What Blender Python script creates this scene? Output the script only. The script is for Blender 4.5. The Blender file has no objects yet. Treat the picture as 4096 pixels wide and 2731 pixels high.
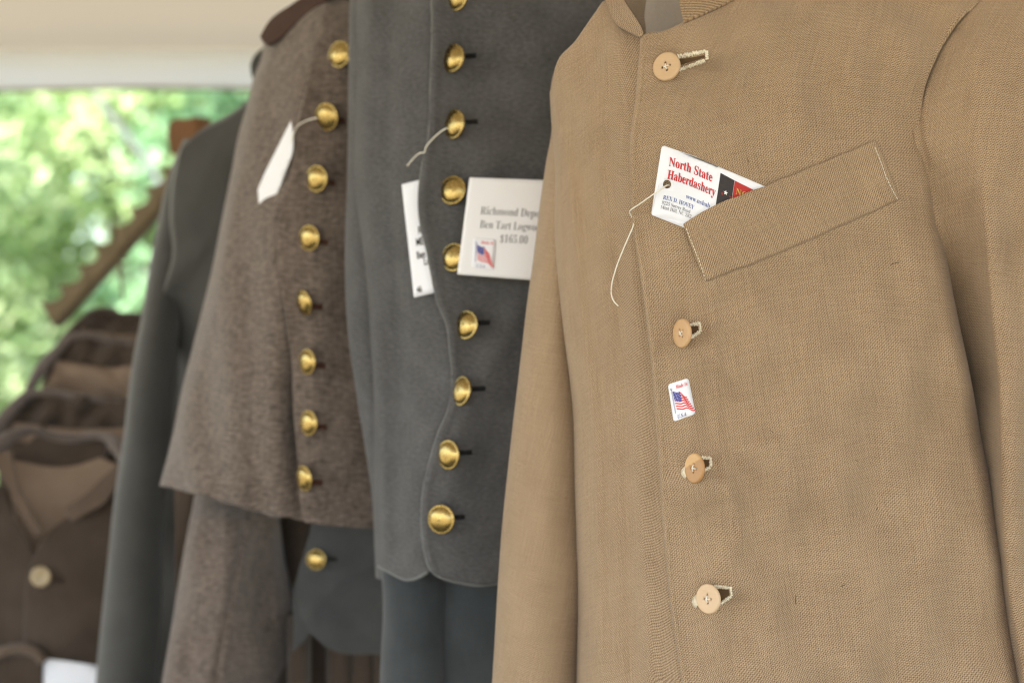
import bpy, math, random
import numpy as np
from mathutils import Vector, Matrix, geometry

random.seed(7)
scn = bpy.context.scene
COL = scn.collection
R = math.radians

# ------------------------------------------------------------------ camera
F, CX, CY, CZ = 6400.0, 2048.0, 1365.5, 1.40      # focal length and centre in photo pixels, eye height in metres
cam = bpy.data.cameras.new('camera'); cam_o = bpy.data.objects.new('camera', cam); COL.objects.link(cam_o)
cam_o.location = (0, 0, CZ); cam_o.rotation_euler = (R(90), 0, 0)
cam.sensor_width = 36.0; cam.lens = 36.0 * F / 4096.0
cam.clip_start = 0.05; cam.clip_end = 500
cam.dof.use_dof = True; cam.dof.focus_distance = 1.192; cam.dof.aperture_fstop = 4.0
cam.dof.aperture_blades = 0
scn.camera = cam_o

# ------------------------------------------------------------------ light
SUN_EL, SUN_AZ = R(57), R(224)                      # azimuth clockwise from +Y
world = bpy.data.worlds.new('World'); scn.world = world; world.use_nodes = True
wn = world.node_tree
bg = wn.nodes['Background']
sky = wn.nodes.new('ShaderNodeTexSky'); sky.sky_type = 'NISHITA'; sky.sun_disc = False
sky.sun_elevation = SUN_EL; sky.sun_rotation = SUN_AZ
sky.air_density = 1.0; sky.dust_density = 2.0; sky.ozone_density = 1.0
wn.links.new(sky.outputs[0], bg.inputs[0]); bg.inputs[1].default_value = 0.15
sun = bpy.data.lights.new('sun', 'SUN'); sun_o = bpy.data.objects.new('sun', sun); COL.objects.link(sun_o)
sun.energy = 5.0; sun.angle = R(0.5); sun.color = (1.0, 0.95, 0.87)
sd = Vector((math.sin(SUN_AZ) * math.cos(SUN_EL), math.cos(SUN_AZ) * math.cos(SUN_EL), math.sin(SUN_EL)))
sun_o.rotation_euler = sd.to_track_quat('Z', 'Y').to_euler()
scn.view_settings.view_transform = 'Standard'
scn.view_settings.look = 'None'
scn.view_settings.exposure = 2.6
scn.view_settings.gamma = 1.0
scn.view_settings.use_curve_mapping = False
scn.render.engine = 'CYCLES'
scn.cycles.use_denoising = True
scn.cycles.filter_width = 1.2
scn.cycles.max_bounces = 8; scn.cycles.diffuse_bounces = 5
scn.cycles.sample_clamp_indirect = 8.0

# ------------------------------------------------------------------ helpers
def P(u, v, Y):
    u = np.asarray(u, float); v = np.asarray(v, float); Y = np.asarray(Y, float) + 0 * u
    return np.stack([(u - CX) / F * Y, Y, CZ - (v - CY) / F * Y], -1)

def srgb(r, g, b):
    f = lambda c: ((c / 255 + 0.055) / 1.055) ** 2.4 if c > 10 else c / 255 / 12.92
    return (f(r), f(g), f(b))

def curve(pts, n):
    """smooth curve through points, n samples by chord length"""
    p = np.asarray(pts, float)
    if len(p) == 2:
        t = np.linspace(0, 1, n)[:, None]
        return p[0] * (1 - t) + p[1] * t
    d = np.r_[0, np.cumsum(np.linalg.norm(np.diff(p, axis=0), axis=1))]
    m = np.gradient(p, d, axis=0)
    x = np.linspace(0, d[-1], n)
    i = np.clip(np.searchsorted(d, x, side='right') - 1, 0, len(d) - 2)
    h = (d[i + 1] - d[i])[:, None]; t = ((x - d[i])[:, None]) / h
    return ((2*t**3 - 3*t**2 + 1) * p[i] + (t**3 - 2*t**2 + t) * h * m[i]
            + (-2*t**3 + 3*t**2) * p[i+1] + (t**3 - t**2) * h * m[i+1])

def lut(pts):
    """u as a function of v through picture points (u, v)"""
    c = curve(pts, 400); o = np.argsort(c[:, 1])
    return lambda v: np.interp(v, c[o, 1], c[o, 0])

def sn(u, v, seed, scale, n=7):
    rg = np.random.RandomState(seed); s = 0
    for k in range(n):
        a = rg.uniform(0, 2*np.pi); q = scale * rg.uniform(.6, 1.6)
        s = s + np.sin((u*np.cos(a) + v*np.sin(a)) / q * 2*np.pi + rg.uniform(0, 6.28))
    return s / math.sqrt(n)

def seg_dist(u, v, pts):
    p = curve(pts, 60); best = np.full(np.shape(u), 1e9)
    for a, b in zip(p[:-1], p[1:]):
        e = b - a; L = e @ e + 1e-9
        t = np.clip(((u-a[0])*e[0] + (v-a[1])*e[1]) / L, 0, 1)
        best = np.minimum(best, np.hypot(u - a[0] - t*e[0], v - a[1] - t*e[1]))
    return best

def ridge(u, v, pts, amp, width):
    """a fold along a line: positive amp comes towards the viewer"""
    return -amp * np.exp(-(seg_dist(u, v, pts) / width) ** 2)

def gauss(u, v, c, w):
    return np.exp(-(((u - c[0])**2 + (v - c[1])**2) / w**2))

def new_obj(name, mesh, mat, parent=None, label=None, cat=None, group=None, kind=None):
    o = bpy.data.objects.new(name, mesh); COL.objects.link(o)
    if mat is not None:
        mesh.materials.clear(); mesh.materials.append(mat)
    if parent is not None: o.parent = parent
    if label: o['label'] = label
    if cat: o['category'] = cat
    if group: o['group'] = group
    if kind: o['kind'] = kind
    return o

def thing(name, label, cat, group=None):
    o = bpy.data.objects.new(name, None); COL.objects.link(o)
    o['label'] = label; o['category'] = cat
    if group: o['group'] = group
    return o

def rehome(root):
    """put the empty at the base of its parts without moving them"""
    ks = [o for o in bpy.data.objects if o.parent == root and o.type == 'MESH']
    pts = np.concatenate([np.array([v.co[:] for v in k.data.vertices]) for k in ks])
    c = Vector(((pts[:, 0].min()+pts[:, 0].max())/2, (pts[:, 1].min()+pts[:, 1].max())/2, pts[:, 2].min()))
    root.location = c
    for k in ks: k.location = k.location - c

def mesh_from(name, verts, faces, uv=None, smooth=True):
    me = bpy.data.meshes.new(name)
    me.from_pydata([tuple(map(float, p)) for p in verts], [], [tuple(map(int, f)) for f in faces])
    if uv is not None:
        l = me.uv_layers.new(name='UVMap')
        vi = np.empty(len(me.loops), int); me.loops.foreach_get('vertex_index', vi)
        l.data.foreach_set('uv', np.asarray(uv, np.float32)[vi].ravel())
    if smooth: me.polygons.foreach_set('use_smooth', [True] * len(me.polygons))
    me.update()
    return me

def grid_mesh(name, G, close=False):
    """G: rows x cols x 3"""
    nv, nu = G.shape[:2]
    idx = np.arange(nv*nu).reshape(nv, nu)
    a, b, c, d = idx[:-1, :-1], idx[:-1, 1:], idx[1:, 1:], idx[1:, :-1]
    f = np.stack([a, d, c, b], -1).reshape(-1, 4)
    du = np.zeros((nv, nu)); du[:, 1:] = np.cumsum(np.linalg.norm(np.diff(G, axis=1), axis=2), axis=1)
    dv = np.zeros((nv, nu)); dv[1:] = np.cumsum(np.linalg.norm(np.diff(G, axis=0), axis=2), axis=0)
    du -= du[:, nu//2:nu//2+1]
    dv -= dv[nv//2:nv//2+1]
    return mesh_from(name, G.reshape(-1, 3), f, np.stack([du, -dv], -1).reshape(-1, 2))

def turn_weave(o, deg):
    l = o.data.uv_layers[0].data; a = np.empty(len(l)*2, np.float32); l.foreach_get('uv', a); a = a.reshape(-1, 2)
    c, s_ = math.cos(R(deg)), math.sin(R(deg)); l.foreach_set('uv', (a @ np.array([[c, s_], [-s_, c]], np.float32)).ravel())

def solid(o, th, off=0.0):
    m = o.modifiers.new('thickness', 'SOLIDIFY'); m.thickness = th; m.offset = off
    return o

def coons(L, Rr, T, B, s, t):
    """s, t: 1-d parameter arrays; returns rows x cols x 2 in picture coordinates"""
    n = 400
    L, Rr, T, B = [curve(c, n) for c in (L, Rr, T, B)]
    T[0], T[-1], B[0], B[-1] = L[0], Rr[0], L[-1], Rr[-1]
    k = np.linspace(0, 1, n)
    ev = lambda c, x: np.stack([np.interp(x, k, c[:, 0]), np.interp(x, k, c[:, 1])], -1)
    l, r, tp, bt = ev(L, t), ev(Rr, t), ev(T, s), ev(B, s)
    S, Tm = s[None, :, None], t[:, None, None]
    return ((1-S)*l[:, None] + S*r[:, None] + (1-Tm)*tp[None] + Tm*bt[None]
            - (1-S)*(1-Tm)*L[0] - S*(1-Tm)*Rr[0] - (1-S)*Tm*L[-1] - S*Tm*Rr[-1])

def sheet(name, L, Rr, T, B, Yf, mat, parent, nu=60, nv=80, wl=None, wr=None, th=0.0018, roll=None, **kw):
    """cloth panel spanned by four outline curves; wl / wr = (share of width, depth m) rolls a side round to the back"""
    s = np.linspace(0, 1, nu); dY = np.zeros(nu)
    if wr:
        ph = np.linspace(0, math.pi*0.94, 26)[1:]
        m = s < 1 - wr[0]
        s = np.r_[s[m], 1 - wr[0], (1-wr[0]) + wr[0]*np.sin(ph)]
        dY = np.r_[np.zeros(m.sum() + 1), wr[1]*(1-np.cos(ph))]
    if wl:
        ph = np.linspace(0, math.pi*0.94, 26)[1:]
        m = s > wl[0]
        s = np.r_[(wl[0] - wl[0]*np.sin(ph))[::-1], wl[0], s[m]]
        dY = np.r_[(wl[1]*(1-np.cos(ph)))[::-1], 0, dY[m]]
    q = coons(L, Rr, T, B, s, np.linspace(0, 1, nv))
    Y = Yf(q[..., 0], q[..., 1]) + dY[None] * (roll(q[:, -1, 1])[:, None] if roll else 1)
    o = new_obj(name, grid_mesh(name, P(q[..., 0], q[..., 1], Y)), mat, parent, **kw)
    if th: solid(o, th)
    return o

def tube_sleeve(name, st, mat, parent, fold=0.004, seed=1, n=48, nv=110, **kw):
    """st: (v, u_left, u_right, Y of axis, half depth)"""
    st = np.array(st, float)
    d = st[:, 0]; v = np.linspace(d[0], d[-1], nv)
    c = np.stack([np.interp(v, *curve(st[:, [0, k]], 300).T) for k in (1, 2, 3, 4)], -1)
    th = np.linspace(-math.pi/2, 1.5*math.pi, n+1)
    xc = ((c[:, 0]+c[:, 1])/2 - CX)/F*c[:, 2]; rx = (c[:, 1]-c[:, 0])/2/F*c[:, 2]
    z = CZ - (v - CY)/F*c[:, 2]
    V, TH = np.meshgrid(v, th, indexing='ij')
    rr = 1 + fold / 0.04 * (sn(TH*180, V*.55, seed, 420) * np.abs(np.sin((TH + math.pi/2)/2)) * .6)
    x = xc[:, None] + rx[:, None]*np.cos(TH)*(.5+.5*rr)
    y = c[:, 2][:, None] + c[:, 3][:, None]*np.sin(TH)*rr
    x[:, -1], y[:, -1] = x[:, 0], y[:, 0]
    G = np.stack([x, y, z[:, None] + 0*x], -1)
    # roll so that the seam of the grid is at the back
    G = np.roll(G[:, :-1], n//2, axis=1); G = np.concatenate([G, G[:, :1]], 1)
    return new_obj(name, grid_mesh(name, G), mat, parent, **kw)

def inside(poly, pts):
    p = np.asarray(poly); r = np.zeros(len(pts), bool); j = len(p)-1
    for i in range(len(p)):
        c = ((p[i, 1] > pts[:, 1]) != (p[j, 1] > pts[:, 1]))
        x = (p[j, 0]-p[i, 0])*(pts[:, 1]-p[i, 1])/(p[j, 1]-p[i, 1]+1e-12)+p[i, 0]
        r ^= c & (pts[:, 0] < x); j = i
    return r

def cdt(outline, holes=(), step=None):
    loops = [np.asarray(outline, float)] + [np.asarray(h, float) for h in holes]
    vs, es = [], []
    for l in loops:
        b = len(vs); vs += [tuple(p) for p in l]; es += [(b+i, b+(i+1) % len(l)) for i in range(len(l))]
    if step:
        o = loops[0]; gx = np.arange(o[:, 0].min(), o[:, 0].max(), step); gy = np.arange(o[:, 1].min(), o[:, 1].max(), step)
        g = np.stack(np.meshgrid(gx, gy), -1).reshape(-1, 2) + step/2
        k = inside(o, g)
        for h in loops[1:]: k &= ~inside(h, g)
        vs += [tuple(p) for p in g[k]]
    V, _, Fc, *_ = geometry.delaunay_2d_cdt([Vector(p) for p in vs], es, [], 0, 1e-6)
    V = np.array([p[:] for p in V]); Fc = np.array([f[:] for f in Fc])
    cen = V[Fc].mean(1); k = inside(loops[0], cen)
    for h in loops[1:]: k &= ~inside(h, cen)
    return V, Fc[k]

def patch(name, outline, Yf, mat, parent=None, holes=(), step=None, th=0.0, warp=None, **kw):
    """flat or gently bent piece cut to an outline"""
    V, Fc = cdt(outline, holes, step)
    q = warp(V) if warp else V
    p = P(q[:, 0], q[:, 1], Yf(q[:, 0], q[:, 1]))
    a = p[Fc]; nrm = np.cross(a[:, 1]-a[:, 0], a[:, 2]-a[:, 0])
    if nrm[:, 1].mean() > 0: Fc = Fc[:, ::-1]
    o = new_obj(name, mesh_from(name, p, Fc, p[:, [0, 2]]), mat, parent, **kw)
    if th: solid(o, th, -1.0)
    return o

def tube(name, pts, r, mat, parent=None, n=8, m=None, **kw):
    """round cord through 3-D points; r may be a list"""
    c = curve(pts, m or max(12, 8*len(pts)))
    rr = np.interp(np.linspace(0, 1, len(c)), np.linspace(0, 1, len(np.atleast_1d(r))), np.atleast_1d(r))
    tg = np.gradient(c, axis=0); tg /= np.linalg.norm(tg, axis=1)[:, None] + 1e-12
    up = np.array([0, 0, 1.]) if abs(tg[:, 2]).mean() < .9 else np.array([0, 1., 0])
    a = np.cross(tg, up); a /= np.linalg.norm(a, axis=1)[:, None] + 1e-12; b = np.cross(tg, a)
    th = np.linspace(0, 2*np.pi, n, endpoint=False)
    ring = c[:, None] + rr[:, None, None]*(a[:, None]*np.cos(th)[None, :, None] + b[:, None]*np.sin(th)[None, :, None])
    vs = ring.reshape(-1, 3); fs = []
    k = len(c)
    for i in range(k-1):
        for j in range(n):
            j2 = (j+1) % n
            fs.append((i*n+j, i*n+j2, (i+1)*n+j2, (i+1)*n+j))
    fs += [tuple(range(n))[::-1], tuple((k-1)*n + j for j in range(n))]
    if name is None: return vs, fs
    return new_obj(name, mesh_from(name, vs, fs, vs[:, [0, 2]]), mat, parent, **kw)

def joined(name, pieces, mat, parent=None, **kw):
    vs, fs, b = [], [], 0
    for v, f in pieces:
        vs += [tuple(p) for p in v]; fs += [tuple(i+b for i in q) for q in f]; b += len(v)
    return new_obj(name, mesh_from(name, vs, fs, [(p[0], p[2]) for p in vs]), mat, parent, **kw)

def stitches(name, path, Yf, mat, parent, pitch=15, length=9, r=0.00030, lift=0.0004, base=.0011):
    L = np.linalg.norm(np.diff(np.asarray(path, float), axis=0), axis=1).sum()
    c = curve(path, max(20, int(L/2))); d = np.r_[0, np.cumsum(np.linalg.norm(np.diff(c, axis=0), axis=1))]
    out = []; x = 0
    while x + length < d[-1]:
        ts = np.linspace(x, x+length, 3); u = np.interp(ts, d, c[:, 0]); v = np.interp(ts, d, c[:, 1])
        p = P(u, v, Yf(u, v) - base - np.array([.0001, lift, .0001]))
        out.append(tube(None, p, r, None, n=5, m=4)); x += pitch * random.uniform(.85, 1.15)
    return joined(name, out, mat, parent, kind='stuff')

# serif letters come from the mathematical alphabets of the built-in font
def serif(s, up=0x1D400, lo=0x1D41A):
    r = ''
    for ch in s:
        if 'A' <= ch <= 'Z': r += chr(up + ord(ch) - 65)
        elif 'a' <= ch <= 'z': r += chr(lo + ord(ch) - 97)
        elif ch.isdigit(): r += chr(0x1D7CE + ord(ch) - 48)
        else: r += ch
    return r
def text_mesh(s, thin=0.0, space=1.0):
    c = bpy.data.curves.new('lettering', 'FONT'); c.body = s; c.size = 1.0; c.resolution_u = 3
    c.offset = thin; c.space_character = space
    o = bpy.data.objects.new('lettering', c); COL.objects.link(o)
    bpy.context.view_layer.update()
    me = bpy.data.meshes.new_from_object(o.evaluated_get(bpy.context.evaluated_depsgraph_get()))
    bpy.data.objects.remove(o); bpy.data.curves.remove(c)
    V = np.array([v.co[:] for v in me.vertices]).reshape(-1, 3); Fs = [tuple(p.vertices) for p in me.polygons]
    bpy.data.meshes.remove(me)
    return V[:, :2], Fs
def lettering(s, M, Yf, mat, parent, at, size, thin=0.0, lift=0.0003, narrow=1.0, length=None, skew=0.0, label=None):
    """M maps piece coordinates to picture coordinates; at = start of the baseline; y grows downwards there"""
    V, Fs = text_mesh(s, thin)
    if length: narrow = length / (V[:, 0].max() * size)
    a = np.stack([at[0] + (V[:, 0]*narrow + skew*V[:, 1])*size, at[1] - V[:, 1]*size], -1)
    q = M(a)
    p = P(q[:, 0], q[:, 1], Yf(q[:, 0], q[:, 1]) - lift)
    return new_obj('lettering', mesh_from('lettering', p, Fs, p[:, [0, 2]], False), mat, parent, label=label)

# ------------------------------------------------------------------ materials
class N:
    def __init__(s, name):
        s.m = bpy.data.materials.new(name); s.m.use_nodes = True; s.t = s.m.node_tree
        s.b = s.t.nodes['Principled BSDF']; s.out = s.t.nodes['Material Output']
    def n(s, k, **kw):
        x = s.t.nodes.new('ShaderNode' + k)
        for a, b in kw.items(): setattr(x, a, b)
        return x
    def l(s, a, b): s.t.links.new(a, b)
    def math(s, op, a, b=None, c=None):
        x = s.n('Math', operation=op)
        for i, k in enumerate((a, b, c)):
            if k is None: continue
            if isinstance(k, (int, float)): x.inputs[i].default_value = k
            else: s.l(k, x.inputs[i])
        return x.outputs[0]
    def noise(s, vec, scale, detail=2, rough=.5):
        x = s.n('TexNoise'); s.l(vec, x.inputs['Vector']); x.inputs['Scale'].default_value = scale
        x.inputs['Detail'].default_value = detail; x.inputs['Roughness'].default_value = rough
        return x.outputs[0]
    def mapping(s, vec, rot=0, scale=(1, 1, 1)):
        x = s.n('Mapping'); s.l(vec, x.inputs[0]); x.inputs['Rotation'].default_value = (0, 0, rot)
        x.inputs['Scale'].default_value = scale
        return x.outputs[0]
    def mix(s, f, a, b):
        x = s.n('Mix', data_type='RGBA')
        if isinstance(f, (int, float)): x.inputs[0].default_value = f
        else: s.l(f, x.inputs[0])
        for i, k in ((6, a), (7, b)):
            if isinstance(k, tuple): x.inputs[i].default_value = (*k, 1)
            else: s.l(k, x.inputs[i])
        return x.outputs[2]

def cloth(name, dark, light, p=1.6, rot=50, weave=.5, fleck=.6, fs=(1.1, .55), slub=.3, ss=(.9, .05), mott=.4, ms=30, bump=.12, sheen=.15, gain=1.0, cross=None):
    """woven cloth: twill ribs of pitch p mm, flecked yarn, drawn-out slubs and slow unevenness"""
    k = N(name); uv = k.n('UVMap').outputs[0]
    mm = k.mapping(uv, 0, (1000, 1000, 1000))
    q = k.mapping(mm, R(rot), (1, 1, 1))
    sep = k.n('SeparateXYZ'); k.l(q, sep.inputs[0])
    wob = k.math('MULTIPLY', k.noise(mm, .22, 2), 1.6)
    rib = k.math('MULTIPLY', k.math('SINE', k.math('ADD', k.math('MULTIPLY', sep.outputs[0], 2*math.pi/p), wob)), .5)
    if cross:                                                     # threads cut the ribs into flecks
        cr = k.math('SINE', k.math('ADD', k.math('MULTIPLY', sep.outputs[1], 2*math.pi/cross), k.math('MULTIPLY', wob, 2.0)))
        rib = k.math('ADD', k.math('MULTIPLY', rib, .65), k.math('MULTIPLY', k.math('MULTIPLY', rib, cr), .9))
    fl = k.math('SUBTRACT', k.noise(k.mapping(mm, R(rot*.45), (fs[1], fs[0], 1)), 1.0, 2, .7), .5)
    sl = k.math('SUBTRACT', k.noise(k.mapping(mm, R(8), (ss[1], ss[0], 1)), 1.0, 2, .6), .5)
    sv = k.math('SUBTRACT', k.noise(k.mapping(mm, R(3), (ss[0], ss[1]*.7, 1)), 1.0, 2, .6), .5)
    g = k.math('SUBTRACT', k.noise(uv, ms, 3, .55), .5)
    f = k.math('ADD', k.math('MULTIPLY', rib, weave), k.math('MULTIPLY', fl, fleck*3))
    f = k.math('ADD', f, k.math('MULTIPLY', k.math('ADD', sl, sv), slub*2))
    f = k.math('MULTIPLY', k.math('ADD', f, k.math('MULTIPLY', g, mott*2)), gain)
    cl = k.n('Clamp'); k.l(k.math('ADD', f, .5), cl.inputs[0])
    k.l(k.mix(cl.outputs[0], dark, light), k.b.inputs['Base Color'])
    k.b.inputs['Roughness'].default_value = .92
    k.b.inputs['Specular IOR Level'].default_value = .15
    k.b.inputs['Sheen Weight'].default_value = sheen
    k.b.inputs['Sheen Roughness'].default_value = .5
    bp = k.n('Bump'); bp.inputs['Strength'].default_value = bump; bp.inputs['Distance'].default_value = .0004
    k.l(k.math('ADD', rib, fl), bp.inputs['Height']); k.l(bp.outputs[0], k.b.inputs['Normal'])
    return k.m

def plain(name, col, rough=.6, spec=.3, metal=0.0, var=0.0, scale=200, col2=None, bump=0.0):
    k = N(name); tc = k.n('TexCoord').outputs['Object']
    k.b.inputs['Roughness'].default_value = rough; k.b.inputs['Metallic'].default_value = metal
    k.b.inputs['Specular IOR Level'].default_value = spec
    n = k.noise(tc, scale, 3)
    c2 = col2 or tuple(x*(1-var) for x in col)
    k.l(k.mix(n, col, c2), k.b.inputs['Base Color'])
    if bump:
        bp = k.n('Bump'); bp.inputs['Strength'].default_value = bump; bp.inputs['Distance'].default_value = .002
        k.l(n, bp.inputs['Height']); k.l(bp.outputs[0], k.b.inputs['Normal'])
    return k.m

M_TAN = cloth('tan_wool_jean', (.104, .060, .033), (.468, .341, .224), p=1.6, rot=48, weave=.66, fleck=.60, fs=(1.9, .9), slub=.19, ss=(.8, .035), mott=.10, ms=22, bump=.03, cross=2.4)
M_TANRIB = cloth('tan_wool_jean_bias', (.105, .060, .030), (.42, .30, .185), p=2.6, rot=-52, weave=.5, fleck=.6, slub=.1, mott=.1)
M_GREY = cloth('grey_kersey', (.046, .0448, .0468), (.116, .1132, .1180), p=1.5, weave=.2, fleck=.5, fs=(.5, .2), slub=.16, ss=(.45, .06), mott=.4, ms=24, sheen=.12)
M_BROWN = cloth('brown_heather_wool', (.038, .029, .025), (.196, .152, .130), p=1.6, rot=20, weave=.1, fleck=.52, fs=(.34, .12), slub=.35, ss=(.35, .06), mott=.25, ms=60, sheen=.25)
M_DGREY = cloth('dark_grey_wool', (.036, .035, .033), (.078, .076, .073), weave=.15, fleck=.3, slub=.2, mott=.35, ms=18, sheen=.3)
M_VEST = cloth('slate_wool', (.034, .034, .035), (.082, .082, .083), weave=.15, fleck=.3, slub=.2, mott=.35, ms=20, sheen=.25)
M_BLUE = cloth('blue_grey_wool', (.023, .026, .029), (.060, .066, .072), weave=.15, fleck=.3, slub=.25, mott=.5, ms=22, sheen=.25)
M_DBROWN = cloth('dark_brown_jean', (.028, .020, .015), (.080, .057, .044), weave=.15, fleck=.4, slub=.3, mott=.4, ms=26, sheen=.2)
M_MBROWN = cloth('mid_brown_jean', (.060, .042, .031), (.140, .098, .074), weave=.15, fleck=.4, slub=.3, mott=.4, ms=26, sheen=.2)
M_MAROON = cloth('maroon_brown_facing', (.040, .024, .020), (.085, .052, .044), weave=.1, fleck=.3, slub=.2, mott=.4, ms=26)
M_LINING = cloth('grey_beige_lining', (.27, .235, .21), (.42, .375, .335), p=1.0, weave=.3, fleck=.3, slub=.2, mott=.2, ms=30, sheen=0)
M_TANLINE = cloth('tan_cotton_lining', (.15, .105, .078), (.25, .18, .135), p=1.0, weave=.3, fleck=.3, slub=.2, mott=.3, ms=30, sheen=0)
M_MAUVE = cloth('mauve_brown_roll', (.060, .047, .043), (.150, .122, .114), weave=.1, fleck=.3, slub=.3, mott=.5, ms=24)
M_PIPE = cloth('grey_edge', (.085, .086, .087), (.155, .157, .16), weave=.3, fleck=.4, slub=.1, mott=.2, ms=30, sheen=.3)
M_TOPST = plain('tan_thread', (.42, .31, .19), .8, .2, var=.3, scale=900)
M_SLIT = plain('buttonhole_shade_brown', (.11, .068, .036), .95, .1, var=.3)  # cloth brown darkened to paint the shade inside the opened buttonholes
M_SLITG = plain('black_buttonhole_thread', (.012, .011, .010), .8, .2, var=.3)
M_SLITR = plain('russet_buttonhole_thread', (.085, .030, .018), .8, .2, var=.3)
M_THREAD = plain('cream_thread', (.90, .82, .66), .8, .2, var=.25, scale=900)
M_THREADW = plain('white_thread', (.80, .76, .68), .8, .2, var=.2, scale=900)
M_PAPER = plain('white_card_stock', (.77, .78, .86), .55, .35, var=.02, scale=60)
M_PAPER2 = plain('white_paper', (.77, .77, .82), .7, .25, var=.03, scale=60)
M_RED = plain('red_ink', (.62, .030, .035), .5, .3)
M_DRED = plain('maroon_ink', (.16, .012, .03), .5, .3)
M_BLUEINK = plain('blue_ink', (.045, .085, .32), .5, .3)
M_NAVY = plain('navy_ink', (.035, .04, .28), .5, .3)
M_GREYINK = plain('grey_ink', (.17, .17, .19), .6, .3)
M_BLACKINK = plain('black_ink', (.012, .012, .018), .5, .3, col2=(.045, .03, .025), scale=700)
M_GOLDINK = plain('gold_ink', (.50, .34, .08), .5, .3)
M_FLAGRED = plain('flag_red_ink', (.52, .028, .02), .5, .3, col2=(.33, .02, .015), scale=500)
M_WHITEINK = plain('white_ink', (.8, .8, .8), .5, .3)

def wood_button_mat(name, c1, c2, rot, wedge=None):
    k = N(name); tc = k.n('TexCoord').outputs['Generated']
    q = k.mapping(tc, rot, (2.2, 26, 2.2))
    f = k.noise(q, 1.6, 4, .6)
    c = k.mix(f, c1, c2)
    if wedge:
        g = k.n('SeparateXYZ'); k.l(k.mapping(tc, R(-28), (1, 1, 1)), g.inputs[0])
        e = k.n('MapRange'); k.l(k.math('ADD', g.outputs[1], k.math('MULTIPLY', k.noise(tc, 6), .12)), e.inputs[0])
        e.inputs[1].default_value = wedge - .02; e.inputs[2].default_value = wedge + .02
        e.inputs[3].default_value = 1; e.inputs[4].default_value = 0
        c = k.mix(k.math('MULTIPLY', e.outputs[0], .8), c, k.mix(f, (.42, .22, .09), (.30, .15, .06)))
    k.l(c, k.b.inputs['Base Color']); k.b.inputs['Roughness'].default_value = .42
    k.b.inputs['Specular IOR Level'].default_value = .4
    return k.m

def brass_mat():
    k = N('gilt_brass'); tc = k.n('TexCoord').outputs['Object']
    k.b.inputs['Metallic'].default_value = 1.0
    f = k.noise(tc, 160, 3)
    k.l(k.mix(f, (.42, .305, .115), (.24, .17, .06)), k.b.inputs['Base Color'])
    r = k.n('MapRange'); k.l(k.noise(tc, 300, 3), r.inputs[0]); r.inputs[3].default_value = .20; r.inputs[4].default_value = .34
    k.l(r.outputs[0], k.b.inputs['Roughness'])
    bp = k.n('Bump'); bp.inputs['Strength'].default_value = .12; bp.inputs['Distance'].default_value = .0006
    k.l(k.noise(tc, 420, 2), bp.inputs['Height']); k.l(bp.outputs[0], k.b.inputs['Normal'])
    return k.m
M_BRASS = brass_mat()

def canvas_mat(name, col, trans):
    k = N(name); tc = k.n('TexCoord').outputs['Object']
    c = k.mix(k.noise(tc, 1.3, 4), col, tuple(x*.93 for x in col))
    d = k.n('BsdfDiffuse'); t = k.n('BsdfTranslucent'); mx = k.n('MixShader'); mx.inputs[0].default_value = trans
    k.l(c, d.inputs[0]); k.l(c, t.inputs[0]); k.l(d.outputs[0], mx.inputs[1]); k.l(t.outputs[0], mx.inputs[2])
    k.l(mx.outputs[0], k.out.inputs[0])
    return k.m
M_CANVAS = canvas_mat('cream_canvas', (.50, .445, .36), .065)
M_VALANCE = canvas_mat('pale_valance_canvas', (.82, .83, .84), .45)

def leaf_mat(name, a, b):
    k = N(name)
    g = k.n('Attribute', attribute_name='tone')
    c = k.mix(g.outputs['Fac'], a, b)
    d = k.n('BsdfDiffuse'); t = k.n('BsdfTranslucent'); mx = k.n('MixShader'); mx.inputs[0].default_value = .5
    k.l(c, d.inputs[0]); k.l(c, t.inputs[0]); k.l(d.outputs[0], mx.inputs[1]); k.l(t.outputs[0], mx.inputs[2])
    k.l(mx.outputs[0], k.out.inputs[0])
    return k.m
M_LEAF1 = leaf_mat('yellow_green_leaf', (.29, .42, .17), (.54, .62, .37))
M_LEAF2 = leaf_mat('cool_green_leaf', (.14, .27, .13), (.32, .47, .29))
M_BARK = plain('grey_bark', (.16, .13, .10), .9, .2, var=.5, scale=12, bump=.6)
M_GRASS = plain('dry_grass_ground', (.135, .125, .08), .95, .1, col2=(.21, .185, .14), scale=1.5)
M_WOOD = plain('weathered_board', (.155, .115, .068), .8, .2, col2=(.092, .068, .040), scale=25, bump=.3)
M_RUST = plain('orange_brown_wood', (.20, .092, .040), .8, .2, col2=(.085, .050, .026), scale=14)
M_ROPE = plain('pale_rope', (.075, .08, .075), .9, .1, var=.3, scale=60)
M_HORN = plain('pale_horn_button', (.42, .33, .20), .4, .4, col2=(.20, .14, .08), scale=80)

# ------------------------------------------------------------------ the ground and the canopy
gm = grid_mesh('ground', np.stack(np.meshgrid(np.linspace(-60, 60, 25), np.linspace(-60, 60, 25)), -1)[..., [0, 1, 1]] * np.array([1, 1, 0]))
new_obj('ground', gm, M_GRASS, kind='structure')

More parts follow.
